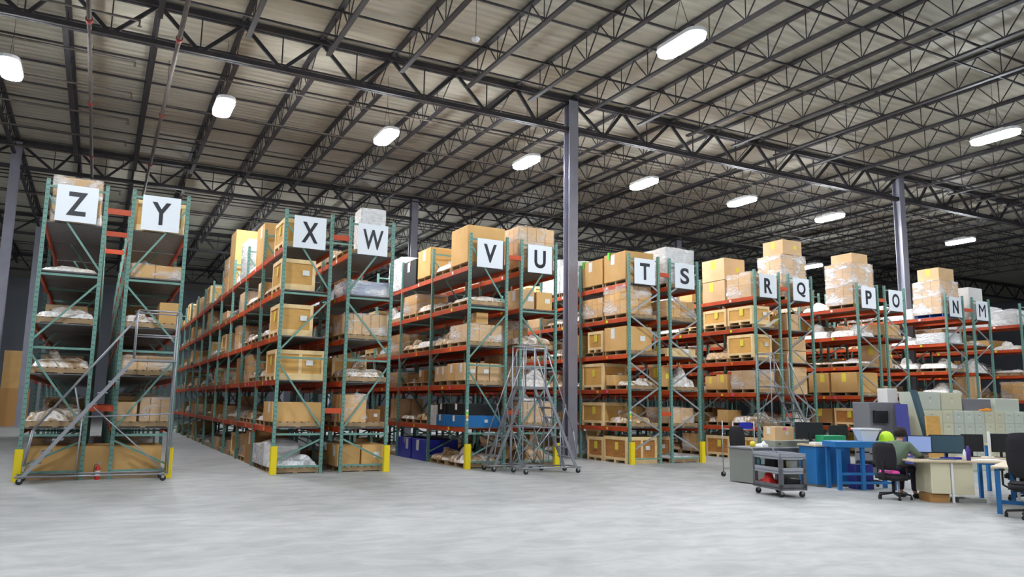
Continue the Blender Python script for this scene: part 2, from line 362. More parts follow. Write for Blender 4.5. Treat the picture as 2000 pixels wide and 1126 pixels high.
# ------------------------------------------------------------------ LAMPS
def stadium(w, l, n=8):
    r = w / 2; pts = []
    for i in range(n + 1): a = PI * i / n; pts.append((r * math.cos(a), l / 2 - r + r * math.sin(a)))
    for i in range(n + 1): a = PI + PI * i / n; pts.append((r * math.cos(a), -l / 2 + r + r * math.sin(a)))
    return pts
ME_H = MB().slab(stadium(.50, 1.45), .03, .12, 'white_plastic').box(-.1, .1, -.3, .3, .12, .2, 'white_plastic').mesh('housing')
ME_L = MB().slab(stadium(.46, 1.40), -.06, .03, 'lens').mesh('lens')
ME_C = MB().tube((0, -.35, .12), (0, -.02, 1.05), .006, 'steel_dark', 4).tube((0, .35, .12), (0, .02, 1.05), .006, 'steel_dark', 4).tube((0, 0, 1.05), (0, 0, 2.0), .006, 'steel_dark', 4).mesh('cable')
LN = [(-2.6, 4.1, 'above the aisle left of rack Z'), (2.5, 4.1, 'above the aisle between racks Y and X'), (7.3, 4.1, 'above the aisle between racks W and V'), (12.3, 4.1, 'above the aisle between racks U and T'),
      (17.3, 4.1, 'above the aisle between racks S and R'), (22.2, 4.1, 'above the aisle between racks Q and P'), (27.3, 4.1, 'above the aisle between racks O and N'), (36.5, 4.1, 'at far right above rack L'), (36, 12.6, 'seen low behind the tall cartons of rack Q'),
      (11.1, -5.3, 'over the open floor, largest in the photo'), (23.2, -5.3, 'over the open floor at the right edge'), (-1, -5.3, 'over the open floor in front of rack Z'), (35.3, -5.3, 'over the open floor on the far right'),
      (-1, -14.5, 'over the open floor, left of the camera'), (11.1, -14.5, 'over the open floor, right of the camera'), (23.2, -14.5, 'over the open floor beyond the desks'), (2.5, 21, 'far back above the aisle between racks Y and X'), (7.3, 29, 'far back above the aisle between racks W and V'), (12.3, 21, 'far back above the aisle between racks U and T'), (17.3, 29, 'far back above the aisle between racks S and R'), (22.2, 21, 'far back above the aisle between racks Q and P'), (27.3, 29, 'far back above the aisle between racks O and N'),  # far back aisle lamps are added out of sight to light the far ceiling
      (-14, 29, 'far back on the left of all racks'), (-14, 12, 'left of all racks, outside the photo'),  # far back lamp added out of view to brighten the left rear
      (-1, -23.5, 'behind the camera on the left'), (11.1, -23.5, 'behind the camera on the right')]
for x, y, t in LN:
    o = root('ceiling_lamp', (x, y, 9.8), 'glowing white oblong high-bay lamp ' + t, 'lamp')
    link('housing', ME_H, o); link('lens', ME_L, o); link('cable', ME_C, o)

# ------------------------------------------------------------------ RACKS
LV = [0, 1.04, 2.12, 3.14, 4.22, 5.24]; BAY = 2.56; RW = 1.16; RH = 6.1
ROWS = {'Z': (-1.27, 8, 0), 'Y': (.335, 8, 0), 'X': (3.575, 10, 0), 'W': (5.125, 10, 0), 'V': (8.355, 8, 0), 'U': (9.89, 8, 0), 'T': (13.49, 8, 1), 'S': (15.01, 8, 1),
        'R': (18.52, 8, 1), 'Q': (20.05, 8, 1), 'P': (23.45, 8, 1), 'O': (24.94, 8, 1), 'N': (28.5, 8, 1), 'M': (30.22, 8, 1), 'L': (33.5, 8, 1)}
def post_mesh():
    m = MB(); s = .036
    m.box(-s, s, -.035, .035, .01, RH, 'green_post').box(-s, s, -.06, .06, 0, .012, 'green_post')
    z = .12
    while z < RH - .05:      # teardrop slots, on the aisle faces and the end face
        for x in (-s, s): m.box(x - .0012, x + .0012, -.009, .009, z, z + .03, 'post_hole')
        m.box(-.02, -.006, -.0362, -.034, z + .04, z + .066, 'post_hole').box(.006, .02, -.0362, -.034, z + .04, z + .066, 'post_hole'); z += .1016
    return m.mesh('post')
POST = post_mesh()
def brace_mesh(style, flip):
    m = MB(); a, b = .04, RW - .04
    if flip: a, b = b, a
    if style == 0:
        for z in (5.95, 4.12, 2.62, .88, .16): m.beam((.04, 0, z), (RW - .04, 0, z), .03, .045, 'green_post')
        for z0, z1, s in ((5.8, 4.25, 0), (4.0, 2.78, 1), (2.5, 1.0, 0), (.78, .26, 1)):
            p, q = (a, b) if s == 0 else (b, a); m.beam((p, 0, z0), (q, 0, z1), .025, .04, 'green_post')
    else:
        zs = [5.75, 5.0, 4.3, 3.62, 2.92, 2.22, 1.52, .9, .3]
        m.beam((.04, 0, 5.95), (RW - .04, 0, 5.95), .03, .04, 'green_post').beam((.04, 0, .14), (RW - .04, 0, .14), .03, .04, 'green_post')
        for i in range(len(zs) - 1):
            p, q = (a, b) if i % 2 == 0 else (b, a); m.beam((p, 0, zs[i] - .03), (q, 0, zs[i + 1] + .03), .025, .045, 'galv')
    return m.mesh('brace')
BR = {(s, f): brace_mesh(s, f) for s in (0, 1) for f in (0, 1)}
def beam_mesh():
    m = MB(); L = BAY - .075
    m.box(-.025, .025, .0, L, -.13, -.012, 'orange').box(-.03, .03, .0, .012, -.2, 0, 'orange').box(-.03, .03, L - .012, L, -.2, 0, 'orange')
    return m.mesh('beam')
BEAM = beam_mesh()
SHELF = MB().box(-.0, RW - .13, 0.02, BAY - .1, -.035, -.008, 'deck_grey').mesh('deck')
STK = {}
for lv, cs in {1: ['paper_yellow'], 2: ['hot_pink', 'paper_yellow'], 3: ['cloud_orange'], 4: ['lime'], 5: ['paper']}.items():
    m = MB()
    for i, c in enumerate(cs): m.box(-.029, -.025, 1.0 + .5 * i, 1.09 + .5 * i, -.105, -.03, c)
    STK[lv] = m.mesh('level_sticker')
SPACER = MB().box(0, .38, -.03, .03, -.06, .06, 'orange').mesh('row_spacer')
SPACER2 = MB().box(0, .56, -.03, .03, -.06, .06, 'orange').mesh('row_spacer')
GUARD = MB().slab([(-.06, -.07), (.06, -.07), (.075, -.055), (.075, .03), (.05, .03), (.05, -.04), (-.05, -.04), (-.05, .03), (-.075, .03), (-.075, -.055)], 0, .62, 'guard').box(-.08, .08, -.08, .03, 0, .008, 'guard').mesh('guard')
def sign_letter(ch):
    c = bpy.data.curves.new('letter', 'FONT'); c.body = ch; c.size = .70; c.align_x = 'CENTER'; c.align_y = 'CENTER'; c.extrude = .003; c.offset = .010 if ch == 'W' else 0 if ch == 'M' else .018
    o = bpy.data.objects.new('tmp', c); COL.objects.link(o); me = bpy.data.meshes.new_from_object(o); bpy.data.objects.remove(o)
    me.transform(Matrix.Rotation(PI / 2, 4, 'X')); me.name = 'letter'; me.materials.clear(); me.materials.append(MATS['black_ink'])
    xs = [v.co.x for v in me.vertices]; zs = [v.co.z for v in me.vertices]; cx = (min(xs) + max(xs)) / 2; cz = (min(zs) + max(zs)) / 2
    hh = (max(zs) - min(zs)); k = .50 / hh; kx = {'W': .52, 'M': .44, 'O': .40, 'Q': .40, 'T': .36, 'Z': .37, 'Y': .38, 'U': .36, 'R': .35, 'S': .34, 'P': .32, 'N': .36}.get(ch, .38) / (max(xs) - min(xs)); me.transform(Matrix.Diagonal((kx, 1, k, 1)) @ Matrix.Translation((-cx, 0, -cz))); return me
PANEL = MB().cbox(-.38, .38, -.014, .0, -.385, .385, 'sign_white', .002).mesh('panel')
for ri, (nm, (x0, nb, st)) in enumerate(ROWS.items()):
    left = ri % 2 == 0
    col = 'green and orange' if nm != 'L' else 'green and orange unlettered'
    lab = f'tall green and orange pallet rack with the letter {nm} sign on its end' if nm != 'L' else 'tall green and orange pallet rack at the right edge, beyond rack M'
    R = root('pallet_rack', (x0, 0, 0), lab, 'pallet rack')
    for b in range(nb + 1):
        for px in (.036, RW - .036): link('post', POST, R, (px, b * BAY, 0))
        link('brace', BR[(st, 0 if left else 1)], R, (0, b * BAY, 0))
    for b in range(nb):
        for lv in range(1, 6):
            for px in (.036, RW - .036):
                link('beam', BEAM, R, (px, b * BAY + .0375, LV[lv]))
            link('deck', SHELF, R, (.065, b * BAY + .04, LV[lv]))
            if left and b < 4 and nm != 'Z' or (not left and b < 2): link('level_sticker', STK[lv], R, (.036, b * BAY + .0375, LV[lv]))
    if left and nm != 'L':
        nxt = list(ROWS.values())[ri + 1][0] - x0 - RW
        for b in range(nb + 1):
            for z in ((5.56, 1.42) if b < 3 and not (nm == 'N' and b == 1) else ()): o = link('row_spacer', SPACER, R, (RW, b * BAY, z)); o.scale.x = nxt / .38
        # capacity strip on the aisle post
        if nm in 'VTRP':
            m = MB(); z = 1.2
            for c in ('paper', 'cloud_orange', 'paper_yellow', 'lime_green', 'paper'): m.box(-.03, .028, -.039, -.036, z, z + .055, c); z += .058
            link('load_label_strip', m.mesh('load_label_strip'), R, (.036, 0, 0))['label'] = 'striped coloured load label on the post'
    if nm != 'L':
        sg = root('letter_sign', (x0 + .585, -.045, 5.59 + (.03 if nm in 'ZYN' else 0)), f'square white sign with the black letter {nm}, on the rack end', 'sign')
        link('panel', PANEL, sg); link('letter', sign_letter(nm), sg, (0, -.0175, 0))
for nm, px in (('Z', -1.27 + .036), ('Y', .335 + RW - .036), ('X', 3.575 + .036), ('W', 5.125 + RW - .036), ('V', 8.355 + .036), ('U', 9.89 + RW - .036), ('T', 13.49 + .036), ('S', 15.01 + RW - .036)):
    tag(link('post_guard', GUARD, None, (px, -.085 if nm not in 'SU' else -.085, 0)), f'yellow steel post guard on the floor at the aisle post of rack {nm}', 'post guard')

# ------------------------------------------------------------------ LOADS
def pallet_mesh(w, d, full, m='pallet'):
    if not full:
        b = MB().box(0, w, 0, d, .10, .125, m)
        for y in (0, d / 2 - .045, d - .09): b.box(0, w, y, y + .09, 0, .10, m)
        for x in (0, w / 2 - .04, w - .08): b.box(x, x + .08, 0, d, .0, .10, m)
        return b.mesh('pallet')
    b = MB(); n = 7; bw = w / n * .78
    for i in range(n): x = i * (w - bw) / (n - 1); b.box(x, x + bw, 0, d, .108, .125, m)
    return b.mesh('top_boards'), MB().box(0, w, 0, .04, .018, .108, m).mesh('stringer'), MB().box(0, .1, 0, d, 0, .018, m).mesh('bottom_board')
def pallet(x, y, z, w, d, full, where, m='pallet', word='wooden'):
    w = round(w, 1); d = round(d, 1)
    lab = f'{word} pallet {where}'
    if full:
        t, s, bb = cached(('pf', w, d, m), lambda: pallet_mesh(w, d, True, m)); o = root('pallet', (x, y, z), lab, 'pallet')
        link('top_boards', t, o)
        for yy in (0, d / 2 - .02, d - .04): link('stringer', s, o, (0, yy, 0))
        for xx in (0, w / 2 - .05, w - .1): link('bottom_board', bb, o, (xx, 0, 0))
    else: o = tag(link('pallet', cached(('pl', w, d, m), lambda: pallet_mesh(w, d, False, m)), None, (x, y, z)), lab, 'pallet')
    return o
q5 = lambda v: max(.05, round(v * 20) / 20)
def carton_mesh(w, d, h, m): return MB().cbox(0, w, 0, d, 0, h, m, .008).box(0, w, d * .5 - .0015, d * .5 + .0015, h - .0005, h + .0008, 'black_ink').mesh('carton')
def tape_mesh(w, d, h): t = .06; return MB().box(-.0015, w + .0015, d / 2 - t / 2, d / 2 + t / 2, h - .16, h + .0015, 'tape').mesh('packing_tape')
def carton(x, y, z, w, d, h, lab, m='carton', full=True, seed=0, parent=None, labelm='paper'):
    w, d, h = q5(w), q5(d), q5(h); me = cached(('c', w, d, h, m), lambda: carton_mesh(w, d, h, m))
    o = link('carton' if parent is not None else 'cardboard_box', me, parent, (x, y, z))
    if parent is None:
        tag(o, lab, 'box')
        if full:
            link('packing_tape', cached(('t', w, d, h), lambda: tape_mesh(w, d, h)), o)
            r = random.Random(seed)
            if r.random() < .75:
                a = r.uniform(.2, .6); s = min(.3, h * .5)
                link('paper_label', cached(('lb', w, d, h, round(a, 1), labelm), lambda: MB().box(-.004, -.0005, d * round(a, 1), d * round(a, 1) + s * .65, h * .95 - s, h * .95, labelm).mesh('paper_label')), o)
                if r.random() < .6: link('paper_label', cached(('lb2', w, d, h, labelm), lambda: MB().box(w * .55, w * .55 + s * .6, -.004, -.0005, h * .4, h * .4 + s * .5, labelm).mesh('paper_label')), o)
    return o
def crate(x, y, z, w, d, h, lab, full=True, panel='ply', mid=True):
    w, d, h = q5(w), q5(d), q5(h)
    o = tag(link('wooden_crate', cached(('crp', w, d, h, panel), lambda: MB().box(.02, w - .02, .02, d - .02, .09, h - .03, panel).mesh('panel')), None, (x, y, z)), lab, 'crate')
    def fr():
        m = MB(); t = .075
        for yy, y2 in ((0, .02), (d - .02, d)):
            m.box(0, t, yy, y2, .08, h - .02, 'batten').box(w - t, w, yy, y2, .08, h - .02, 'batten').box(t, w - t, yy, y2, h - .02 - t, h - .02, 'batten').box(t, w - t, yy, y2, .08, .08 + t, 'batten')
            if w > .9 and mid: m.box(w / 2 - t / 2, w / 2 + t / 2, yy, y2, .08 + t, h - .02 - t, 'batten')
        for xx, x2 in ((0, .02), (w - .02, w)):
            m.box(xx, x2, .02, t, .08, h - .02, 'batten').box(xx, x2, d - t, d - .02, .08, h - .02, 'batten').box(xx, x2, t, d - t, h - .02 - t, h - .02, 'batten').box(xx, x2, t, d - t, .08, .08 + t, 'batten')
        return m.mesh('batten_frame')
    link('batten_frame', cached(('crf', w, d, h), fr), o)
    link('lid', cached(('crl', w, d, h), lambda: MB().box(0, w, 0, d, h - .02, h, 'batten').mesh('lid')), o)
    link('skid', cached(('crs', w, d), lambda: MB().box(0, w, 0, .09, 0, .08, 'batten').box(0, w, d - .09, d, 0, .08, 'batten').box(0, w, d / 2 - .045, d / 2 + .045, 0, .08, 'batten').mesh('skid')), o)
    if full:
        link('paper_label', cached(('crlb', w, d, h), lambda: MB().box(-.004, -.0005, d * .35, d * .35 + .16, h * .5, h * .5 + .22, 'paper_yellow').mesh('paper_label')), o)
        link('paper_label', cached(('crlc', w, d, h), lambda: MB().box(w * .62, w * .62 + .16, -.004, -.0005, h * .5, h * .5 + .12, 'paper').mesh('paper_label')), o)
    return o
def shell_mesh(w, d, h, seed, m='film', amp=.03, dome=0, e=.015):
    b = MB(); n = 9; mi = b.mi(m)
    def P(u, v, t):      # u,v in 0..1 across, t height
        x = (-e + u * (w + 2 * e)); y = (-e + v * (d + 2 * e)); q = noise.noise_vector(Vector((x * 3 + seed, y * 3, t * h * 3)))
        return (x + q.x * amp, y + q.y * amp, t * (h + e) + (q.z * amp if t > 0 else 0))
    ring = [(i / n, 0) for i in range(n)] + [(1, i / n) for i in range(n)] + [(1 - i / n, 1) for i in range(n)] + [(0, 1 - i / n) for i in range(n)]
    nr = len(ring); nt = max(3, int(h / .12))
    for j in range(nt + 1):
        for u, v in ring: b.v.append(P(u, v, j / nt))
    for j in range(nt):
        for i in range(nr): i2 = (i + 1) % nr; b.f.append([j * nr + i, j * nr + i2, (j + 1) * nr + i2, (j + 1) * nr + i]); b.m.append(mi); b.smooth.append(True)
    k = len(b.v)
    for j in range(n + 1):
        for i in range(n + 1):
            p = P(i / n, j / n, 1); b.v.append((p[0], p[1], p[2] + dome * (1 - abs(2 * i / n - 1) ** 2.2) * (1 - abs(2 * j / n - 1) ** 2.2)))
    for j in range(n):
        for i in range(n): a = k + j * (n + 1) + i; b.f.append([a, a + 1, a + n + 2, a + n + 1]); b.m.append(mi); b.smooth.append(True)
    return b.mesh('plastic_film')
def mound_mesh(w, d, h, seed, m, p=3.0):
    b = MB(); nx, ny = 15, 15; mi = b.mi(m); r = random.Random(seed); bl = []
    for _ in range(r.randint(2, 4)): bl.append((r.uniform(.1, .7), r.uniform(.1, .7), r.uniform(.2, .45), r.uniform(.2, .45), r.uniform(.45, 1)))
    for j in range(ny + 1):
        for i in range(nx + 1):
            u, v = i / nx, j / ny; base = max(0, 1 - abs(2 * u - 1) ** 6) * max(0, 1 - abs(2 * v - 1) ** 6)
            t = .42
            for (bx, by, bw, bd, bh) in bl:
                k = max(0, 1 - (abs(u - bx - bw / 2) / (bw / 2 * 1.25)) ** p) * max(0, 1 - (abs(v - by - bd / 2) / (bd / 2 * 1.25)) ** p); t = max(t, bh * k ** .4 if k > 0 else 0)
            q = noise.noise_vector(Vector((u * w * 3 + seed, v * d * 3, seed * .7)))
            z = h * (t * base ** .35 if base > 0 else 0) * (1 + .22 * q.z); z = max(z, 0)
            b.v.append((u * w + q.x * .025, v * d + q.y * .025, z if 0 < i < nx and 0 < j < ny else 0))
    for j in range(ny):
        for i in range(nx): a = j * (nx + 1) + i; b.f.append([a, a + 1, a + nx + 2, a + nx + 1]); b.m.append(mi); b.smooth.append(True)
    return b.mesh('bundle')
BW = {'bundle_mix': 'tan and white lumpy', 'bundle_white': 'whitish lumpy', 'bundle_brown': 'brown lumpy', 'bundle_dark': 'dark lumpy', 'bundle_silver': 'silvery crinkled'}
def bundle(x, y, z, w, d, h, where, m, seed):
    w, d, h = q5(w), q5(d), q5(h); sd = seed % 9
    return tag(link('wrapped_bundle', cached(('bd', w, d, h, m, sd), lambda: mound_mesh(w, d, h, sd, m)), None, (x, y, z)), f'{BW[m]} plastic-wrapped bundle {where}', 'bundle')
def wrapped(x, y, z, w, d, h, where, seed, nx=2, ny=2, nz=2, m='carton', full=True, film='film', dome=0, desc=None):
    w, d, h = q5(w), q5(d), q5(h)
    o = root('wrapped_carton_stack', (x, y, z), (desc or ('brown cartons under clear plastic film' if m != 'carton_white' else 'white cartons under clear plastic film')) + ' ' + where, 'wrapped stack')
    g = .008
    for i in range(nx):
        for j in range(ny):
            for k in range(nz):
                if 0 < i < nx - 1 and 0 < j < ny - 1 and k < nz - 1: continue
                carton(i * w / nx, j * d / ny, k * h / nz, 0, 0, 0, '', m, False, 0, o) if 0 else link('carton', cached(('wc', w, d, h, nx, ny, nz, m), lambda: MB().cbox(0, w / nx - g, 0, d / ny - g, 0, h / nz - .004, m, .008).mesh('carton')), o, (i * w / nx, j * d / ny, k * h / nz))
    link('plastic_film', cached(('fs', w, d, h, seed % 7, film, dome), lambda: shell_mesh(w, d, h, seed % 7, film, .022, dome)), o); return o

def where(row, lv, sl, bare=False):
    a = 'nearest pallet place' if sl == 0 else f'{ORD[sl+1]} pallet place back'
    return f"on rack {row}'s {['', 'first', 'second', 'third', 'fourth', 'top'][lv]} shelf, {a}" if lv else f'on the floor under rack {row}, {a}'

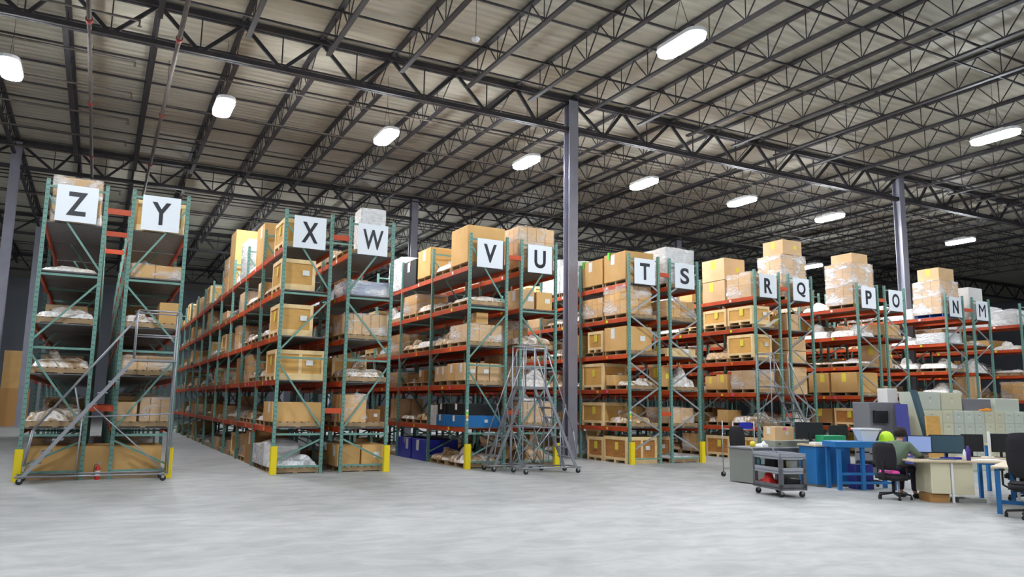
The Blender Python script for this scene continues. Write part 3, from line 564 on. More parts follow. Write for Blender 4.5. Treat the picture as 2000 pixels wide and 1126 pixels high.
# what the photo shows in the near pallet places.  row+level.place | pallet (P wood, B blue, - none) | kind:material:x0:x1:y0:y1:height[:z][:nx,ny,nz]
MAN = '''
Z5.0|-|w:carton:.12:1.02:.1:1.1:1.0:0:1,1,1
Z4.0|-|b:bundle_white:.05:1.1:0:1.1:.25
Z3.0|P|b:bundle_white:.05:1.1:0:1.1:.3
Z2.0|P|b:bundle_mix:.05:1.1:0:1.1:.4
Z1.0|P|b:bundle_mix:.05:1.1:0:1.1:.5
Z0.0|-|
Y0.0|-|
Y5.0|-|k:ply:.04:1.1:.05:1.1:.7
Y4.0|-|w:carton:.05:1.1:0:1.1:.32:0:2,2,1
Y3.0|P|b:bundle_mix:.02:.7:0:1.1:.35;c:carton:.72:1.12:.02:1.0:.45
Y2.0|P|w:carton_pale:.05:1.1:0:1.1:.28:0:2,2,1
Y1.0|P|c:carton_pale:.05:.45:.0:.6:.42;w:carton_pale:.5:1.12:0:1.1:.5:0:3,2,1
X5.0|-|k:ply:.02:.95:.05:1.1:.72
X5.1|-|
X5.2|-|c:carton:.02:.9:.05:1.1:1.1
X5.3|-|b:bundle_white:.02:.9:.05:1.1:.4
X5.4|-|w:carton_white:.02:.9:0:1.1:1.1:0:1,2,2
X5.5|-|b:bundle_white:.02:1:0:1.1:.8
X5.6|-|c:carton:.02:1.05:0:1.1:.95;c:carton:.02:1.05:0:1.1:.95:.95
X5.7|-|w:carton:.02:1.05:0:1.1:1.2:0:2,2,2
X4.0|-|k:ply:.02:.80:.05:1.1:.74
X4.1|P|b:bundle_mix:.05:.8:.1:1.1:.3
X4.2|P|c:carton:.05:.5:.1:.6:.4;b:bundle_mix:.5:1.1:.1:1.1:.3
X4.3|P|b:bundle_white:.05:1:.1:1.1:.4
X4.4|-|w:carton_pale:.05:1:.1:1.1:.6:0:2,2,1
X3.0|-|p:ply:.02:.80:.05:1.1:.76
X3.1|P|b:bundle_white:.05:1.0:.1:1.1:.4
X3.2|P|b:bundle_mix:.05:1.0:.1:1.1:.35
X2.0|-|k:ply:.0:1.14:.05:1.15:.70
X2.1|P|b:bundle_mix:.05:1.0:.1:1.1:.4
X2.2|P|b:bundle_brown:.05:1.0:.1:1.1:.5
X2.4|-|c:carton_dark:.05:.9:.1:.9:.75
X1.0|P|c:carton:.0:1.13:.05:1.1:.45
X1.1|P|b:bundle_white:.05:.8:.2:1.0:.25;b:bundle_mix:.05:1:.0:1.0:.2
X1.2|P|b:bundle_brown:.05:1.0:.1:1.1:.45
X0.0|P|b:bundle_silver:.02:1.12:.05:.62:.34;w:carton_white:.0:.8:.65:1.15:.5:0:2,1,2
X0.1|P|w:carton_white:.0:.7:.0:.9:.45:0:2,2,1
X0.2|-|c:carton_dark:.05:1.0:.1:1.05:.85
W5.0|P|w:carton_white:.34:.92:.05:.6:1.05:0:1,1,1
W4.0|-|w:blue_plastic_bottle:.05:1.1:.0:1.1:.36:0:7,5,1
W4.1|-|c:carton:.3:.95:.1:1.0:.6
W3.0|P|w:carton_pale:.02:1.1:.0:1.1:.48:0:5,3,1
W2.0|P|b:bundle_mix:.05:1.1:.0:1.1:.45
W1.0|P|w:carton:.06:.66:.02:.9:.66:0:1,1,1;c:carton_dark:.75:1.12:.3:1.0:.32
W0.0|P|c:carton:.0:.56:.02:1.0:.5;c:carton:.59:1.13:.02:1.0:.5
V5.0|P|c:carton:.02:1.1:.02:1.12:.98
V5.1|P|b:bundle_white:.02:.9:.2:1.0:.38
V5.2|P|c:carton:.02:1.05:.1:1.1:.86
V5.3|-|c:black_plastic:.0:.5:.0:1.1:.78;w:carton:.55:1.1:0:1.1:.95:0:1,1,1
V5.4|-|w:carton_white:.0:.9:.0:1.1:1.05:0:1,2,2
V4.0|P|b:bundle_mix:.05:1.1:.0:1.1:.25
V4.1|P|b:bundle_dark:.05:1.1:.0:1.1:.2
V4.2|P|b:bundle_mix:.05:1.1:.0:1.1:.5
V4.3|P|w:carton:.05:1.1:.0:1.1:.6:0:2,2,2
V3.0|P|w:carton_pale:.05:1.1:.0:1.1:.45:0:3,3,1;c:carton:.35:.72:.1:.5:.32:.47
V3.1|P|b:bundle_brown:.05:1.1:.0:1.1:.42
V3.2|P|b:bundle_white:.05:1.1:.0:1.1:.45
V3.3|P|b:bundle_brown:.05:1.1:.0:1.1:.35
V2.0|P|c:carton_pale:.0:.36:.05:.6:.43;c:carton_pale:.39:.73:.05:.6:.43;c:carton_pale:.76:1.1:.05:.6:.43;c:carton:.0:.5:.63:1.15:.45
V2.1|P|c:carton_pale:.0:.45:.0:.4:.42;c:carton_pale:.0:.45:.42:.8:.4;c:carton:.5:1.05:.0:.8:.4
V2.2|P|c:carton_dark:.05:.4:.4:.8:.35
V1.0|-|c:bench_blue:.0:1.1:.0:1.15:.3;c:black_plastic:.02:1.08:.02:1.13:.32:.3
V1.1|-|c:bench_blue:.0:1.1:.0:.6:.3;c:black_plastic:.02:1.08:.02:.58:.32:.3;c:carton_white:.02:.8:.64:1.1:.55
V1.2|P|b:bundle_brown:.05:1.0:.1:1.0:.45
V0.0|P|b:bundle_mix:.05:1.1:.0:1.1:.42
V0.1|P|b:bundle_brown:.05:1.1:.0:1.1:.3
V0.2|-|c:bright_blue:.02:1.0:.0:1.1:.62
V0.3|-|c:bright_blue:.02:1.0:.0:1.1:.62
U5.0|P|w:carton_pale:.0:1.14:.02:1.12:1.15:0:4,4,3
U4.0|-|c:carton_pale:.08:.55:.02:.9:.55;c:carton:.6:1.1:.02:.9:.5
U3.0|P|b:bundle_mix:.05:1.1:.0:1.1:.5
U2.0|-|b:bundle_white:.05:1.12:.0:1.1:.62
U1.0|P|w:carton_pale:.1:1.1:.0:1.1:.55:0:4,3,1;b:bundle_white:.2:.9:.1:.9:.2:.58
U0.0|P|b:bundle_brown:.4:1.1:.2:1.1:.75
T5.0|P|c:carton:.02:1.05:.02:1.1:.85
T5.1|P|c:carton:.02:1.05:.02:1.1:.8
T5.2|P|w:carton_white:.02:1.05:.0:1.1:.9:0:1,2,2
T5.3|P|w:carton_white:.02:1.05:.0:1.1:1.15:0:1,2,3
T4.0|P|w:carton:.02:.95:.02:1.1:.84:0:2,4,4
T4.1|P|w:carton:.02:1.0:.02:1.1:.6:0:2,4,3
T3.0|P|c:carton:.02:.95:.02:1.1:.70
T3.1|P|k:ply:.02:.9:.02:.8:.66
T2.0|P|b:bundle_mix:.1:1.1:.0:.6:.32;c:carton:.02:.5:.62:1.0:.3
T2.1|-|k:ply:.02:.9:.0:1.15:.80
T1.0|P|b:bundle_brown:.05:1.0:.1:1.0:.4
T1.1|-|k:ply:.02:.9:.0:1.15:.72
T0.0|-|o:ply_orange:.02:1.1:.02:1.15:.74
T0.1|-|o:ply_orange:.02:1.1:.0:.85:.70
T0.2|P|b:bundle_silver:.02:.9:.0:.8:.8
S5.0|P|w:carton_white:.02:1.1:.02:1.1:1.1:0:2,2,2
S4.0|P|w:carton:.02:1.1:.02:1.1:.5:0:4,3,2
S3.0|-|p:ply:.02:1.1:.02:1.1:.25
S2.0|P|c:carton:.02:.3:.3:.9:.6;b:bundle_white:.3:1.1:.0:1.1:.6
S1.0|P|w:carton_pale:.05:1.0:.02:1.1:.45:0:2,2,1
S0.0|P|b:bundle_silver:.1:1.0:.0:1.0:.16
S0.1|-|k:ply_orange:.02:1.1:.02:1.1:.72
R5.0|-|w:carton_pale:.02:.95:.02:1.1:.78:0:2,2,2
R5.1|-|c:carton_pale:.02:.95:.02:1.1:.72;c:carton_pale:.02:.95:.02:1.1:.75:.72
R5.2|P|c:carton:.02:.8:.3:1.0:.4
R5.3|-|w:carton_white:.02:.8:.0:1.0:.9:0:2,2,2
R4.0|P|k:ply:.02:.8:.02:1.1:.6
R4.1|P|k:ply:.02:.8:.0:1.1:.6
R3.0|P|k:ply:.02:.85:.02:1.15:.76
R3.1|P|b:bundle_brown:.02:.9:.0:1.1:.55
R2.0|P|w:carton_pale:.02:.95:.02:1.0:.6:0:1,2,1
R2.1|P|c:carton:.02:.8:.02:.5:.5;c:carton:.02:.8:.53:1.1:.45
R1.0|P|b:bundle_mix:.02:1.05:.02:1.1:.5
R1.1|P|c:carton:.02:.6:.02:.5:.4;b:bundle_mix:.1:1:.5:1.1:.45
R0.0|-|k:ply_orange:.02:1.05:.02:1.15:.68
R0.1|-|k:ply_orange:.02:1.05:.0:1.1:.68
Q5.0|P|w:carton_pale:.0:1.14:.1:1.15:1.45:0:2,2,3;c:carton_pale:.1:1.0:.1:1.0:.5:1.47
Q4.0|-|c:carton_pale:.1:.65:.05:.8:.55
Q3.0|-|c:carton_pale:.1:.95:.05:.9:.42;c:carton_pale:.1:.95:.05:.9:.42:.42
Q2.0|-|c:carton_pale:.1:.95:.05:.9:.3;c:carton_pale:.1:.95:.05:.9:.3:.3;c:carton_pale:.1:.95:.05:.9:.28:.6
Q1.0|P|b:bundle_white:.1:1.1:.05:.9:.5
P5.0|P|w:carton_pale:.0:1.14:.02:1.15:1.5:0:3,3,4;c:carton_pale:.15:1.0:.1:1.0:.35:1.52
P5.1|-|b:bundle_white:.0:1.1:.02:1.1:.4
P4.0|-|b:bundle_white:.0:1.1:.02:1.1:.55
P4.1|-|b:bundle_white:.0:1.1:.02:1.1:.6
P3.0|P|b:bundle_white:.0:1.1:.02:1.1:.2
P3.1|P|b:bundle_mix:.0:1.1:.02:1.1:.2
P2.0|P|c:carton:.0:1.1:.02:1.1:.72
P2.1|P|c:carton:.0:1.1:.02:.9:.7
P1.0|-|k:ply_orange:.1:1.1:.02:1.1:.64
P1.1|P|c:carton_dark:.1:1.1:.02:.9:.5
O5.0|-|b:bundle_white:.1:.9:.02:1.1:.3
O4.0|P|w:carton:.1:1.0:.02:1.1:.4:0:2,2,1
O3.0|-|c:carton_pale:.1:.45:.02:1.0:.85;b:bundle_mix:.5:1.1:.1:1:.4
N5.0|B|w:carton_pale:.0:1.14:.02:1.15:1.3:.0:3,3,4;c:carton_pale:.1:1.05:.1:1.0:.5:1.32
N5.1|-|w:carton_white:.0:1.1:.02:1.1:.4:0:2,2,1
N4.0|-|w:carton_white:.0:1.1:.02:1.1:.4:0:3,3,1
N4.1|-|b:bundle_white:.0:1.1:.02:1.1:.45
N3.0|P|b:bundle_white:.0:1.1:.02:1.1:.45
N3.1|P|b:bundle_white:.0:1.1:.02:1.1:.5
N2.0|P|b:bundle_white:.0:1.1:.02:1.1:.5
M5.0|-|c:carton_white:.1:1.0:.02:.9:1.3
M4.0|-|b:bundle_mix:.1:1.0:.02:.9:.3
M3.0|-|b:bundle_white:.05:1.1:.02:1.1:.85
M2.0|-|c:carton_pale:.05:.45:.02:.8:.9
L5.0|-|w:carton_white:.0:1.1:.02:1.15:.6:0:2,3,2
L5.1|-|w:carton_white:.0:1.1:.02:1.15:.85:0:2,3,2
L5.2|-|w:carton_white:.0:1.1:.02:1.15:.6:0:2,3,2
L4.0|-|b:bundle_white:.0:1.1:.02:1.1:.4
L4.1|-|c:carton:.0:1.1:.02:1.1:.45
L3.0|P|b:bundle_white:.0:1.1:.02:1.1:.25
L3.1|P|b:bundle_dark:.0:1.1:.02:1.1:.5
'''
man = {}
for ln in MAN.strip().splitlines():
    k, p, it = ln.split('|'); man[k] = (p, [i for i in it.split(';') if i])
CW = {'carton': 'brown', 'carton_dark': 'dark brown', 'carton_pale': 'pale brown', 'carton_white': 'white', 'black_plastic': 'black plastic', 'bright_blue': 'bright blue plastic', 'bench_blue': 'mid blue plastic'}
CRW = {'ply': 'pale plywood', 'ply_orange': 'orange plywood'}
NS = {'Z': 6, 'Y': 6, 'X': 20, 'W': 6, 'V': 10, 'T': 10, 'R': 9, 'P': 8, 'N': 8, 'L': 6}
BARE = {'L': [(2, 2), (2, 4), (3, 2), (3, 4)], 'M': [(3, 1), (3, 3), (5, 2)], 'N': [(0, 4), (1, 5), (1, 6), (2, 1), (2, 2), (3, 5), (3, 6), (5, 5)], 'O': [(0, 3), (1, 3), (3, 2), (4, 1), (4, 2)],
        'P': [(0, 2), (0, 3), (0, 4), (0, 6), (1, 2), (1, 3), (1, 4), (1, 6), (1, 7), (2, 6), (3, 2), (4, 3)], 'Q': [(1, 1), (1, 3), (1, 4), (2, 3), (3, 4), (4, 1)], 'R': [(0, 6), (0, 7), (0, 8), (1, 3), (1, 5), (1, 7)],
        'S': [(1, 1), (1, 3), (1, 4), (2, 1), (2, 2), (2, 4), (3, 1)], 'T': [(1, 9), (2, 4), (4, 6), (5, 5), (5, 6)], 'U': [(0, 2), (0, 3), (0, 4), (1, 1), (1, 4), (2, 4), (4, 1)], 'V': [(0, 7), (1, 8), (1, 9), (2, 6), (3, 8), (3, 9), (4, 6)],
        'W': [(0, 4), (0, 5), (1, 2), (1, 3), (3, 4), (3, 5)], 'Y': [(0, 1), (0, 2), (1, 2), (4, 2), (4, 4)], 'Z': [(0, 5), (1, 3), (1, 4), (1, 5), (2, 1), (2, 3), (2, 5), (3, 1), (3, 3), (3, 4), (3, 5), (4, 1), (4, 5), (5, 2)]}
def place(row, lv, sl):
    x0 = ROWS[row][0]; y0 = (sl // 2) * BAY + .12 + (sl % 2) * 1.2; z0 = LV[lv] - (0 if lv == 0 else .008); full = sl < 4 and row not in 'LM'; wh = where(row, lv, sl)
    seed = (ord(row) * 131 + lv * 17 + sl * 7); r = random.Random(seed); key = f'{row}{lv}.{sl}'
    if key in man:
        p, items = man[key]; zp = 0
        if p != '-' and (lv, sl) in BARE.get(row, ()): p = '-'
        if p != '-': pallet(x0 + .04, y0 + .0, z0, 1.1, 1.1, full, wh, 'pallet' if p == 'P' else 'pallet_blue', 'wooden' if p == 'P' else 'blue'); zp = .126
        parsed = [i.split(':') for i in items]
        for n, it in enumerate(parsed):
            kd, m = it[0], it[1]; a, b, c, d, h = map(float, it[2:7]); dz = float(it[7]) if len(it) > 7 else 0
            same = [q for q in parsed if q[0] == kd and q[1] == m]; pre = ''
            if len(same) > 1:
                zs = sorted({float(q[7]) if len(q) > 7 else 0 for q in same}); xs = sorted({float(q[2]) for q in same if (float(q[7]) if len(q) > 7 else 0) == dz}); ys = sorted({float(q[4]) for q in same if abs(float(q[2]) - a) < .01 and (float(q[7]) if len(q) > 7 else 0) == dz})
                if len(zs) > 1: pre += ['lower ', 'upper '][zs.index(dz)] if len(zs) == 2 else ['bottom ', 'middle ', 'top '][zs.index(dz)]
                if len(xs) > 1: pre += ['left ', 'right '][xs.index(a)] if len(xs) == 2 else ['left ', 'middle ', 'right '][xs.index(a)]
                if len(ys) > 1: pre += ['front ', 'rear '][ys.index(c)]
            X, Y, Z = x0 + a, y0 + c, z0 + zp + dz + (.002 * n if dz else 0)
            if kd == 'c': carton(X, Y, Z, b - a, d - c, h, f'{pre}{CW[m]} {"tote" if m in ("black_plastic","bright_blue","bench_blue") else "carton"} {wh}', m, full, seed + n, None, 'paper' if row in 'VTXWU' else 'paper_yellow')
            elif kd in 'ko': crate(X, Y, Z, b - a, d - c, h, f'{pre}{CRW[m]} crate {wh}', full, m)
            elif kd == 'p': crate(X, Y, Z, b - a, d - c, h, f'{pre}yellowish plywood crate {wh}', full, m, False)
            elif kd == 'b': bundle(X, Y, Z, b - a, d - c, h, wh, m, seed + n)
            elif kd == 'w':
                nx, ny, nz = map(int, it[8].split(',')); thick = m in ('carton_white', 'blue_plastic_bottle'); tall = nz >= 3 and m == 'carton_pale' and row in 'QPN'
                wrapped(X, Y, Z, b - a, d - c, h, wh, seed + n, nx, ny, nz, m, full, 'film_thick' if thick else 'film_bright' if tall or (row, lv) == ('Z', 5) else 'film', .12 if nz > 1 else .03, 'blue bottles under white plastic film' if m == 'blue_plastic_bottle' else f'{CW[m]} cartons in clear film' if (row, lv) != ('Z', 5) else 'large brown carton under shiny film')
        return
    u = r.random()
    if u < .05: return
    P = u < .86 and (lv, sl) not in BARE.get(row, ())
    if P: pallet(x0 + .06, y0 + .02, z0, 1.0, 1.1, full, wh)
    zp = z0 + (.126 if P else 0); v = r.random(); w, d = r.uniform(.8, 1.0), r.uniform(.85, 1.1); X, Y = x0 + .06 + (1.0 - w) * .5 * r.random(), y0 + .02
    hm = (.75 if lv < 5 else .9)
    if v < .56: bundle(X, Y, zp, w, d, r.uniform(.22, .55), wh, r.choice(['bundle_mix', 'bundle_mix', 'bundle_brown', 'bundle_brown', 'bundle_dark', 'bundle_white', 'bundle_silver']), seed)
    elif v < .70: nx, ny, nz = r.randint(2, 3), r.randint(2, 4), r.randint(1, 3); m = r.choice(['carton', 'carton_pale', 'carton']); wrapped(X, Y, zp, w, d, min(hm, .25 * nz + r.uniform(.05, .15)), wh, seed, nx, ny, nz, m, full, 'film', .06, f'{CW[m]} cartons in clear film')
    elif v < .77: m = r.choice(['carton', 'carton', 'carton_dark']); carton(X, Y, zp, w, d, r.uniform(.35, hm - .1), f'large {CW[m]} carton {wh}', m, full, seed, None, r.choice(['paper', 'paper_yellow']))
    elif v < .93:
        m = r.choice(['carton', 'carton_pale', 'carton_dark']); ny = r.choice([2, 2, 3]); nz = 1 if sl > 7 else r.choice([1, 1, 2]); h = r.uniform(.25, .36)
        h = q5(h); dd = d / ny; dd = q5(dd - .03)
        for j in range(ny):
            ww = w if r.random() < .4 else w * .48; ww = q5(ww - .02)
            for i in range(1 if ww > w * .6 else 2):
                for k in range(nz):
                    if nz > 1 and k == 1 and r.random() < .3: continue
                    pre = ('lower ' if k == 0 else 'upper ') * (nz > 1) + ('left ' if i == 0 else 'right ') * (ww < w * .6) + (['front ', 'middle ', 'rear '] if ny == 3 else ['front ', 'rear '])[j]
                    carton(X + i * (ww + .02), Y + j * (dd + .015), zp + k * (h + .002), ww, dd, h, f'{pre}{CW[m]} carton {wh}', m, full, seed + i + j * 3 + k, None, r.choice(['paper', 'paper', 'paper_yellow']))
    else: crate(X, Y, zp, w, d, r.uniform(.45, hm - .05), f'{CRW["ply"]} crate {wh}', full)
# pallet places whose goods can be seen, by rack: six lists, floor level first, counted from the near end
KEEP = {
 'L': [[0], [0], [0, 1, 2, 4], [0, 1, 2, 4], [0, 1, 2, 3, 4], [0, 1, 2, 3, 4]],
 'M': [[0], [0], [0], [0, 1, 3], [0, 1], [0, 2]],
 'N': [[4], [5, 6, 7], [0, 1, 2], [0, 1, 2, 5, 6], [0, 1, 2, 3, 4, 5], [0, 1, 2, 3, 5]],
 'O': [[1, 3], [3], [0], [0, 2], [0, 1, 2], [0]],
 'P': [[1, 2, 3, 4, 6, 7], [0, 1, 2, 3, 4, 6, 7], [0, 1, 2, 6], [0, 1, 2, 3, 4, 5, 6, 7], [0, 1, 2, 3, 4, 5, 6, 7], [0, 1, 2, 3]],
 'Q': [[0], [0, 1, 3, 4], [0, 3, 4], [0, 1, 4], [0, 1], [0]],
 'R': [[0, 1, 2, 3, 6, 7, 8], [0, 1, 2, 3, 4, 5, 7], [0, 1, 2, 3], [0, 1, 2, 3, 4, 5, 7, 8], [0, 1, 2, 3, 4], [0, 1, 2, 3, 4]],
 'S': [[0, 1], [0, 1, 3, 4], [0, 1, 2, 4], [0, 1], [0, 1], [0, 1]],
 'T': [[0, 1, 2, 3, 4, 5, 6, 7, 9], [0, 1, 2, 3, 7, 9], [0, 1, 2, 3, 4], [0, 1, 2, 3, 4, 5, 7], [0, 1, 2, 3, 4, 5, 6], [0, 1, 2, 3, 5, 6]],
 'U': [[0, 1, 2, 3, 4], [0, 1, 4], [0, 1, 4], [0, 1], [0, 1], [0, 1, 2, 4]],
 'V': [[0, 1, 2, 3, 4, 6, 7, 9], [0, 1, 2, 3, 4, 5, 6, 8, 9], range(10), range(10), range(7), range(6)],
 'W': [[0, 2, 3, 4, 5], [0, 1, 2, 3], [0, 1], [0, 1, 3, 4, 5], [0, 1, 2, 3], [0, 1, 2, 3]],
 'X': [[0, 1, 2, 3, 4, 5, 6, 7, 8, 9, 11, 12, 13, 14, 16, 18], range(20), range(20), range(20), range(20), range(20)],
 'Y': [[0, 1, 2], range(6), [0, 1, 4, 5], [0, 1, 2, 3, 5], range(6), [0, 2]],
 'Z': [[0, 1, 5], range(6), range(6), [0, 1, 3, 4, 5], [0, 1, 5], [0, 1, 2]]}
for row in ROWS:
    for sl in range(NS.get(row, 5)):
        for lv in range(6):
            if sl in KEEP[row][lv]: place(row, lv, sl)
# long open-topped carton across the floor ends of racks Z and Y, on low skids
o = root('long_carton', (-1.12, .12, 0), 'long brown cardboard box lying across the floor end of racks Z and Y', 'box')
link('carton', MB().cbox(0, 2.45, 0, 1.0, .10, .66, 'carton', .012).mesh('carton'), o); link('skid', MB().box(0, 2.45, 0, .09, 0, .10, 'pallet').mesh('skid'), o); link('skid', MB().box(0, 2.45, .9, .99, 0, .10, 'pallet').mesh('skid'), o)
# tall cartons far off beside the left edge
carton(-4.9, 33.5, 0, 1.5, 1.2, 2.1, 'tall dark brown carton far away at the left edge, lower one', 'carton_dark'); carton(-4.75, 33.6, 2.101, 1.3, 1.0, 2.1, 'tall pale carton far away at the left edge, stacked on another', 'carton')
# lime flags on the cartons of rack T
for i, (x, y, z) in enumerate(((13.5, .9, 6.24), (13.5, 2.3, 6.18))):
    tag(link('warning_tag', MB().box(-.02, .28, 0, .1, 0, .012, 'lime_green').box(-.03, -.02, 0, .1, -.2, .012, 'lime_green').mesh('tag'), None, (x, y, z)), ['bright green tag draped over the nearest carton on top of rack T', 'bright green tag on the second carton on top of rack T'][i], 'tag')

tag(link('paper_sheet', MB().beam((19.0, -.02, 4.24), (19.4, -.10, 4.52), .3, .006, 'paper').mesh('paper_sheet')), 'loose white sheet hanging off the fourth shelf end of rack R', 'paper')

# ------------------------------------------------------------------ ROLLING LADDERS (local: steps climb towards +x, width along y)
def caster(m_parent, x, y, r=.06, z=0):
    o = link('caster', cached(('cas', r), lambda: MB().tube((0, -.018, r), (0, .018, r), r, 'rubber', 12).box(-.025, .025, -.028, .028, r, r * 1.9, 'galv').mesh('caster')), m_parent, (x, y, z)); return o
def ladder(x, y, rot, L, H, Wd, plat, n, lab, rail=1.0, foot=.0):
    o = root('rolling_ladder', (x, y, 0), lab, 'ladder', rot); t = .017; A = .14
    bf = MB(); bf.path([(0, 0, A), (L, 0, A), (L, Wd, A), (0, Wd, A), (0, 0, A)], t, 'ladder'); link('base_frame', bf.mesh('base_frame'), o)
    xp = L - plat; x0 = .12
    for yy in (.03, Wd - .03):
        link('stringer', MB().beam((x0, yy, A), (xp, yy, H), .03, .07, 'ladder').mesh('stringer'), o)
        link('rear_leg', MB().tube((L, yy, A), (L, yy, H + rail), t, 'ladder').mesh('rear_leg'), o)
        r = MB(); r.path([(x0 - .02, yy, .35), (x0 + .08, yy, 1.0), (xp - .06, yy, H + rail * .78), (xp + .02, yy, H + rail), (L, yy, H + rail)], t, 'ladder')
        r.tube((xp, yy, H), (xp, yy, H + rail), t, 'ladder').tube((xp, yy, H + rail * .5), (L, yy, H + rail * .5), t * .8, 'ladder')
        mx = x0 + (xp - x0) * .5; r.tube((mx, yy, H * .5), (mx - .14, yy, H * .5 + .62), t * .8, 'ladder')
        link('handrail', r.mesh('handrail'), o)
        b = MB(); b.tube((L, yy, A), (x0 + (xp - x0) * .62, yy, H * .6), t * .8, 'ladder').tube((L, yy, H * .55), (x0 + (xp - x0) * .52, yy, H * .52), t * .8, 'ladder').tube((x0 + (xp - x0) * .52, yy, H * .52), (x0 + (xp - x0) * .5, yy, A), t * .8, 'ladder')
        link('side_brace', b.mesh('side_brace'), o)
    link('rear_brace', MB().tube((L, .03, A), (L, Wd - .03, H * .5), t * .7, 'ladder').tube((L, Wd - .03, A), (L, .03, H * .5), t * .7, 'ladder').tube((L, .03, H * .5), (L, Wd - .03, H), t * .7, 'ladder').tube((L, .03, H + rail), (L, Wd - .03, H + rail), t, 'ladder').mesh('rear_brace'), o)
    for i in range(1, n):
        f = i / n; zx = x0 + (xp - x0) * f; zz = A + (H - A) * f
        m = cached(('step', Wd), lambda: MB().box(-.09, .09, .03, Wd - .03, -.012, .012, 'ladder').box(-.09, -.08, .03, Wd - .03, -.035, .012, 'ladder').mesh('step')); link('step', m, o, (zx, 0, zz))
    link('platform', MB().box(xp - .03, L, .0, Wd, H - .03, H, 'ladder').mesh('platform'), o)
    for cx, cy in ((.08, 0), (.08, Wd), (L - .08, 0), (L - .08, Wd)): caster(o, cx, cy)
    return o
ladder(-1.22, -.78, 0, 2.62, 2.42, .62, .78, 10, 'large grey rolling ladder standing in front of racks Z and Y')
ladder(10.62, -1.28, PI, 1.62, 2.05, .62, .62, 8, 'grey rolling ladder in front of rack U, steps coming down to the right')
ladder(8.62, -.98, 0, 1.5, 2.05, .55, .55, 8, 'grey rolling ladder in front of racks V and U, steps coming down to the left')
ladder(20.25, -.45, PI, 2.2, 2.3, .62, .75, 9, 'grey rolling ladder in front of rack Q, beyond the grey cart')

# ------------------------------------------------------------------ fire extinguisher
o = root('fire_extinguisher', (.15, -.10, 0), 'red fire extinguisher with white label on the floor before racks Z and Y', 'fire extinguisher'); o.scale = (.6, .6, .6)
link('cylinder', MB().lathe([(0, 0), (.075, 0), (.08, .02), (.08, .38), (.06, .44), (.025, .47), (.025, .5), (0, .5)], 'red').mesh('cylinder'), o)
link('label', MB().lathe([(.0812, .12), (.0812, .3)], 'paper').mesh('label'), o)
link('valve', MB().box(-.02, .02, -.02, .02, .5, .54, 'galv').beam((0, 0, .56), (.13, 0, .6), .02, .015, 'galv').beam((0, 0, .52), (.12, 0, .53), .02, .012, 'galv').mesh('valve'), o)
link('hose', MB().path([(-.02, 0, .52), (-.1, 0, .48), (-.11, 0, .3), (-.1, 0, .12)], .011, 'rubber').mesh('hose'), o)

# ------------------------------------------------------------------ OFFICE AREA helpers
def chair(x, y, rot, lab, hs=.47, hb=.62, m='black_fabric', arms=True):
    # faces local +x
    o = root('office_chair', (x, y, 0), lab, 'chair', rot)
    b = MB()
    for i in range(5): a = 2 * PI * i / 5 + .3; b.beam((0, 0, .12), (.29 * math.cos(a), .29 * math.sin(a), .085), .045, .03, 'black_plastic')
    link('star_base', b.mesh('star_base'), o)
    for i in range(5): a = 2 * PI * i / 5 + .3; link('caster', cached('occ', lambda: MB().tube((-.02, 0, .03), (.02, 0, .03), .03, 'rubber', 10).box(-.012, .012, -.012, .012, .03, .08, 'black_plastic').mesh('caster')), o, (.29 * math.cos(a), .29 * math.sin(a), 0), a)
    link('gas_column', MB().tube((0, 0, .1), (0, 0, hs - .06), .028, 'black_plastic', 10).mesh('gas_column'), o)
    s = MB(); pts = [(.25 * c(t), .25 * sn(t)) for t in []] if 0 else []
    def rr(a, b2, r, n=5):
        p = []
        for cx, cy, st in ((a - r, b2 - r, 0), (-a + r, b2 - r, PI / 2), (-a + r, -b2 + r, PI), (a - r, -b2 + r, 1.5 * PI)):
            for i in range(n + 1): t = st + PI / 2 * i / n; p.append((cx + r * math.cos(t), cy + r * math.sin(t)))
        return p
    s.slab(rr(.24, .25, .1), hs - .05, hs + .02, m, True).slab(rr(.22, .23, .1), hs + .02, hs + .045, m, True).slab(rr(.2, .2, .08), hs - .075, hs - .05, 'black_plastic'); link('seat', s.mesh('seat'), o)
    bk = MB(); mi = bk.mi(m); n = 10
    for side in (0, 1):
        for j in range(n + 1):
            for i in range(n + 1):
                u, v = i / n * 2 - 1, j / n * 2 - 1
                k = 1 - .10 * v * v; yy = .245 * u * (1 - .22 * abs(v) ** 4) * (1 if v > -.2 else 1 + .12 * (v + .2)); zz = hs + .12 + (hb) * (v + 1) / 2 * (1 - .03 * u * u) - .0
                e = .035 * (1 - abs(u) ** 6) * (1 - abs(v) ** 6); bk.v.append((-.24 - .05 * (v + 1) / 2 + .05 * u * u + (e if side else -e), yy, zz))
    N = (n + 1) ** 2
    for j in range(n):
        for i in range(n):
            a = j * (n + 1) + i; bk.f.append([a, a + 1, a + n + 2, a + n + 1]); bk.f.append([N + a, N + a + n + 1, N + a + n + 2, N + a + 1]); bk.m += [mi, mi]; bk.smooth += [True, True]
    link('backrest', bk.mesh('backrest'), o)
    link('back_support', MB().beam((-.1, 0, hs - .06), (-.28, 0, hs - .03), .06, .015, 'black_plastic').beam((-.28, 0, hs - .03), (-.285, 0, hs + .35), .06, .015, 'black_plastic').mesh('back_support'), o)
    if arms:
        for sy in (-1, 1): link('armrest', MB().path([(-.02, .22 * sy, hs - .05), (-.02, .3 * sy, hs), (-.02, .3 * sy, hs + .2)], .014, 'black_plastic').box(-.14, .14, .3 * sy - .03, .3 * sy + .03, hs + .2, hs + .23, 'black_plastic').mesh('armrest'), o)
    return o
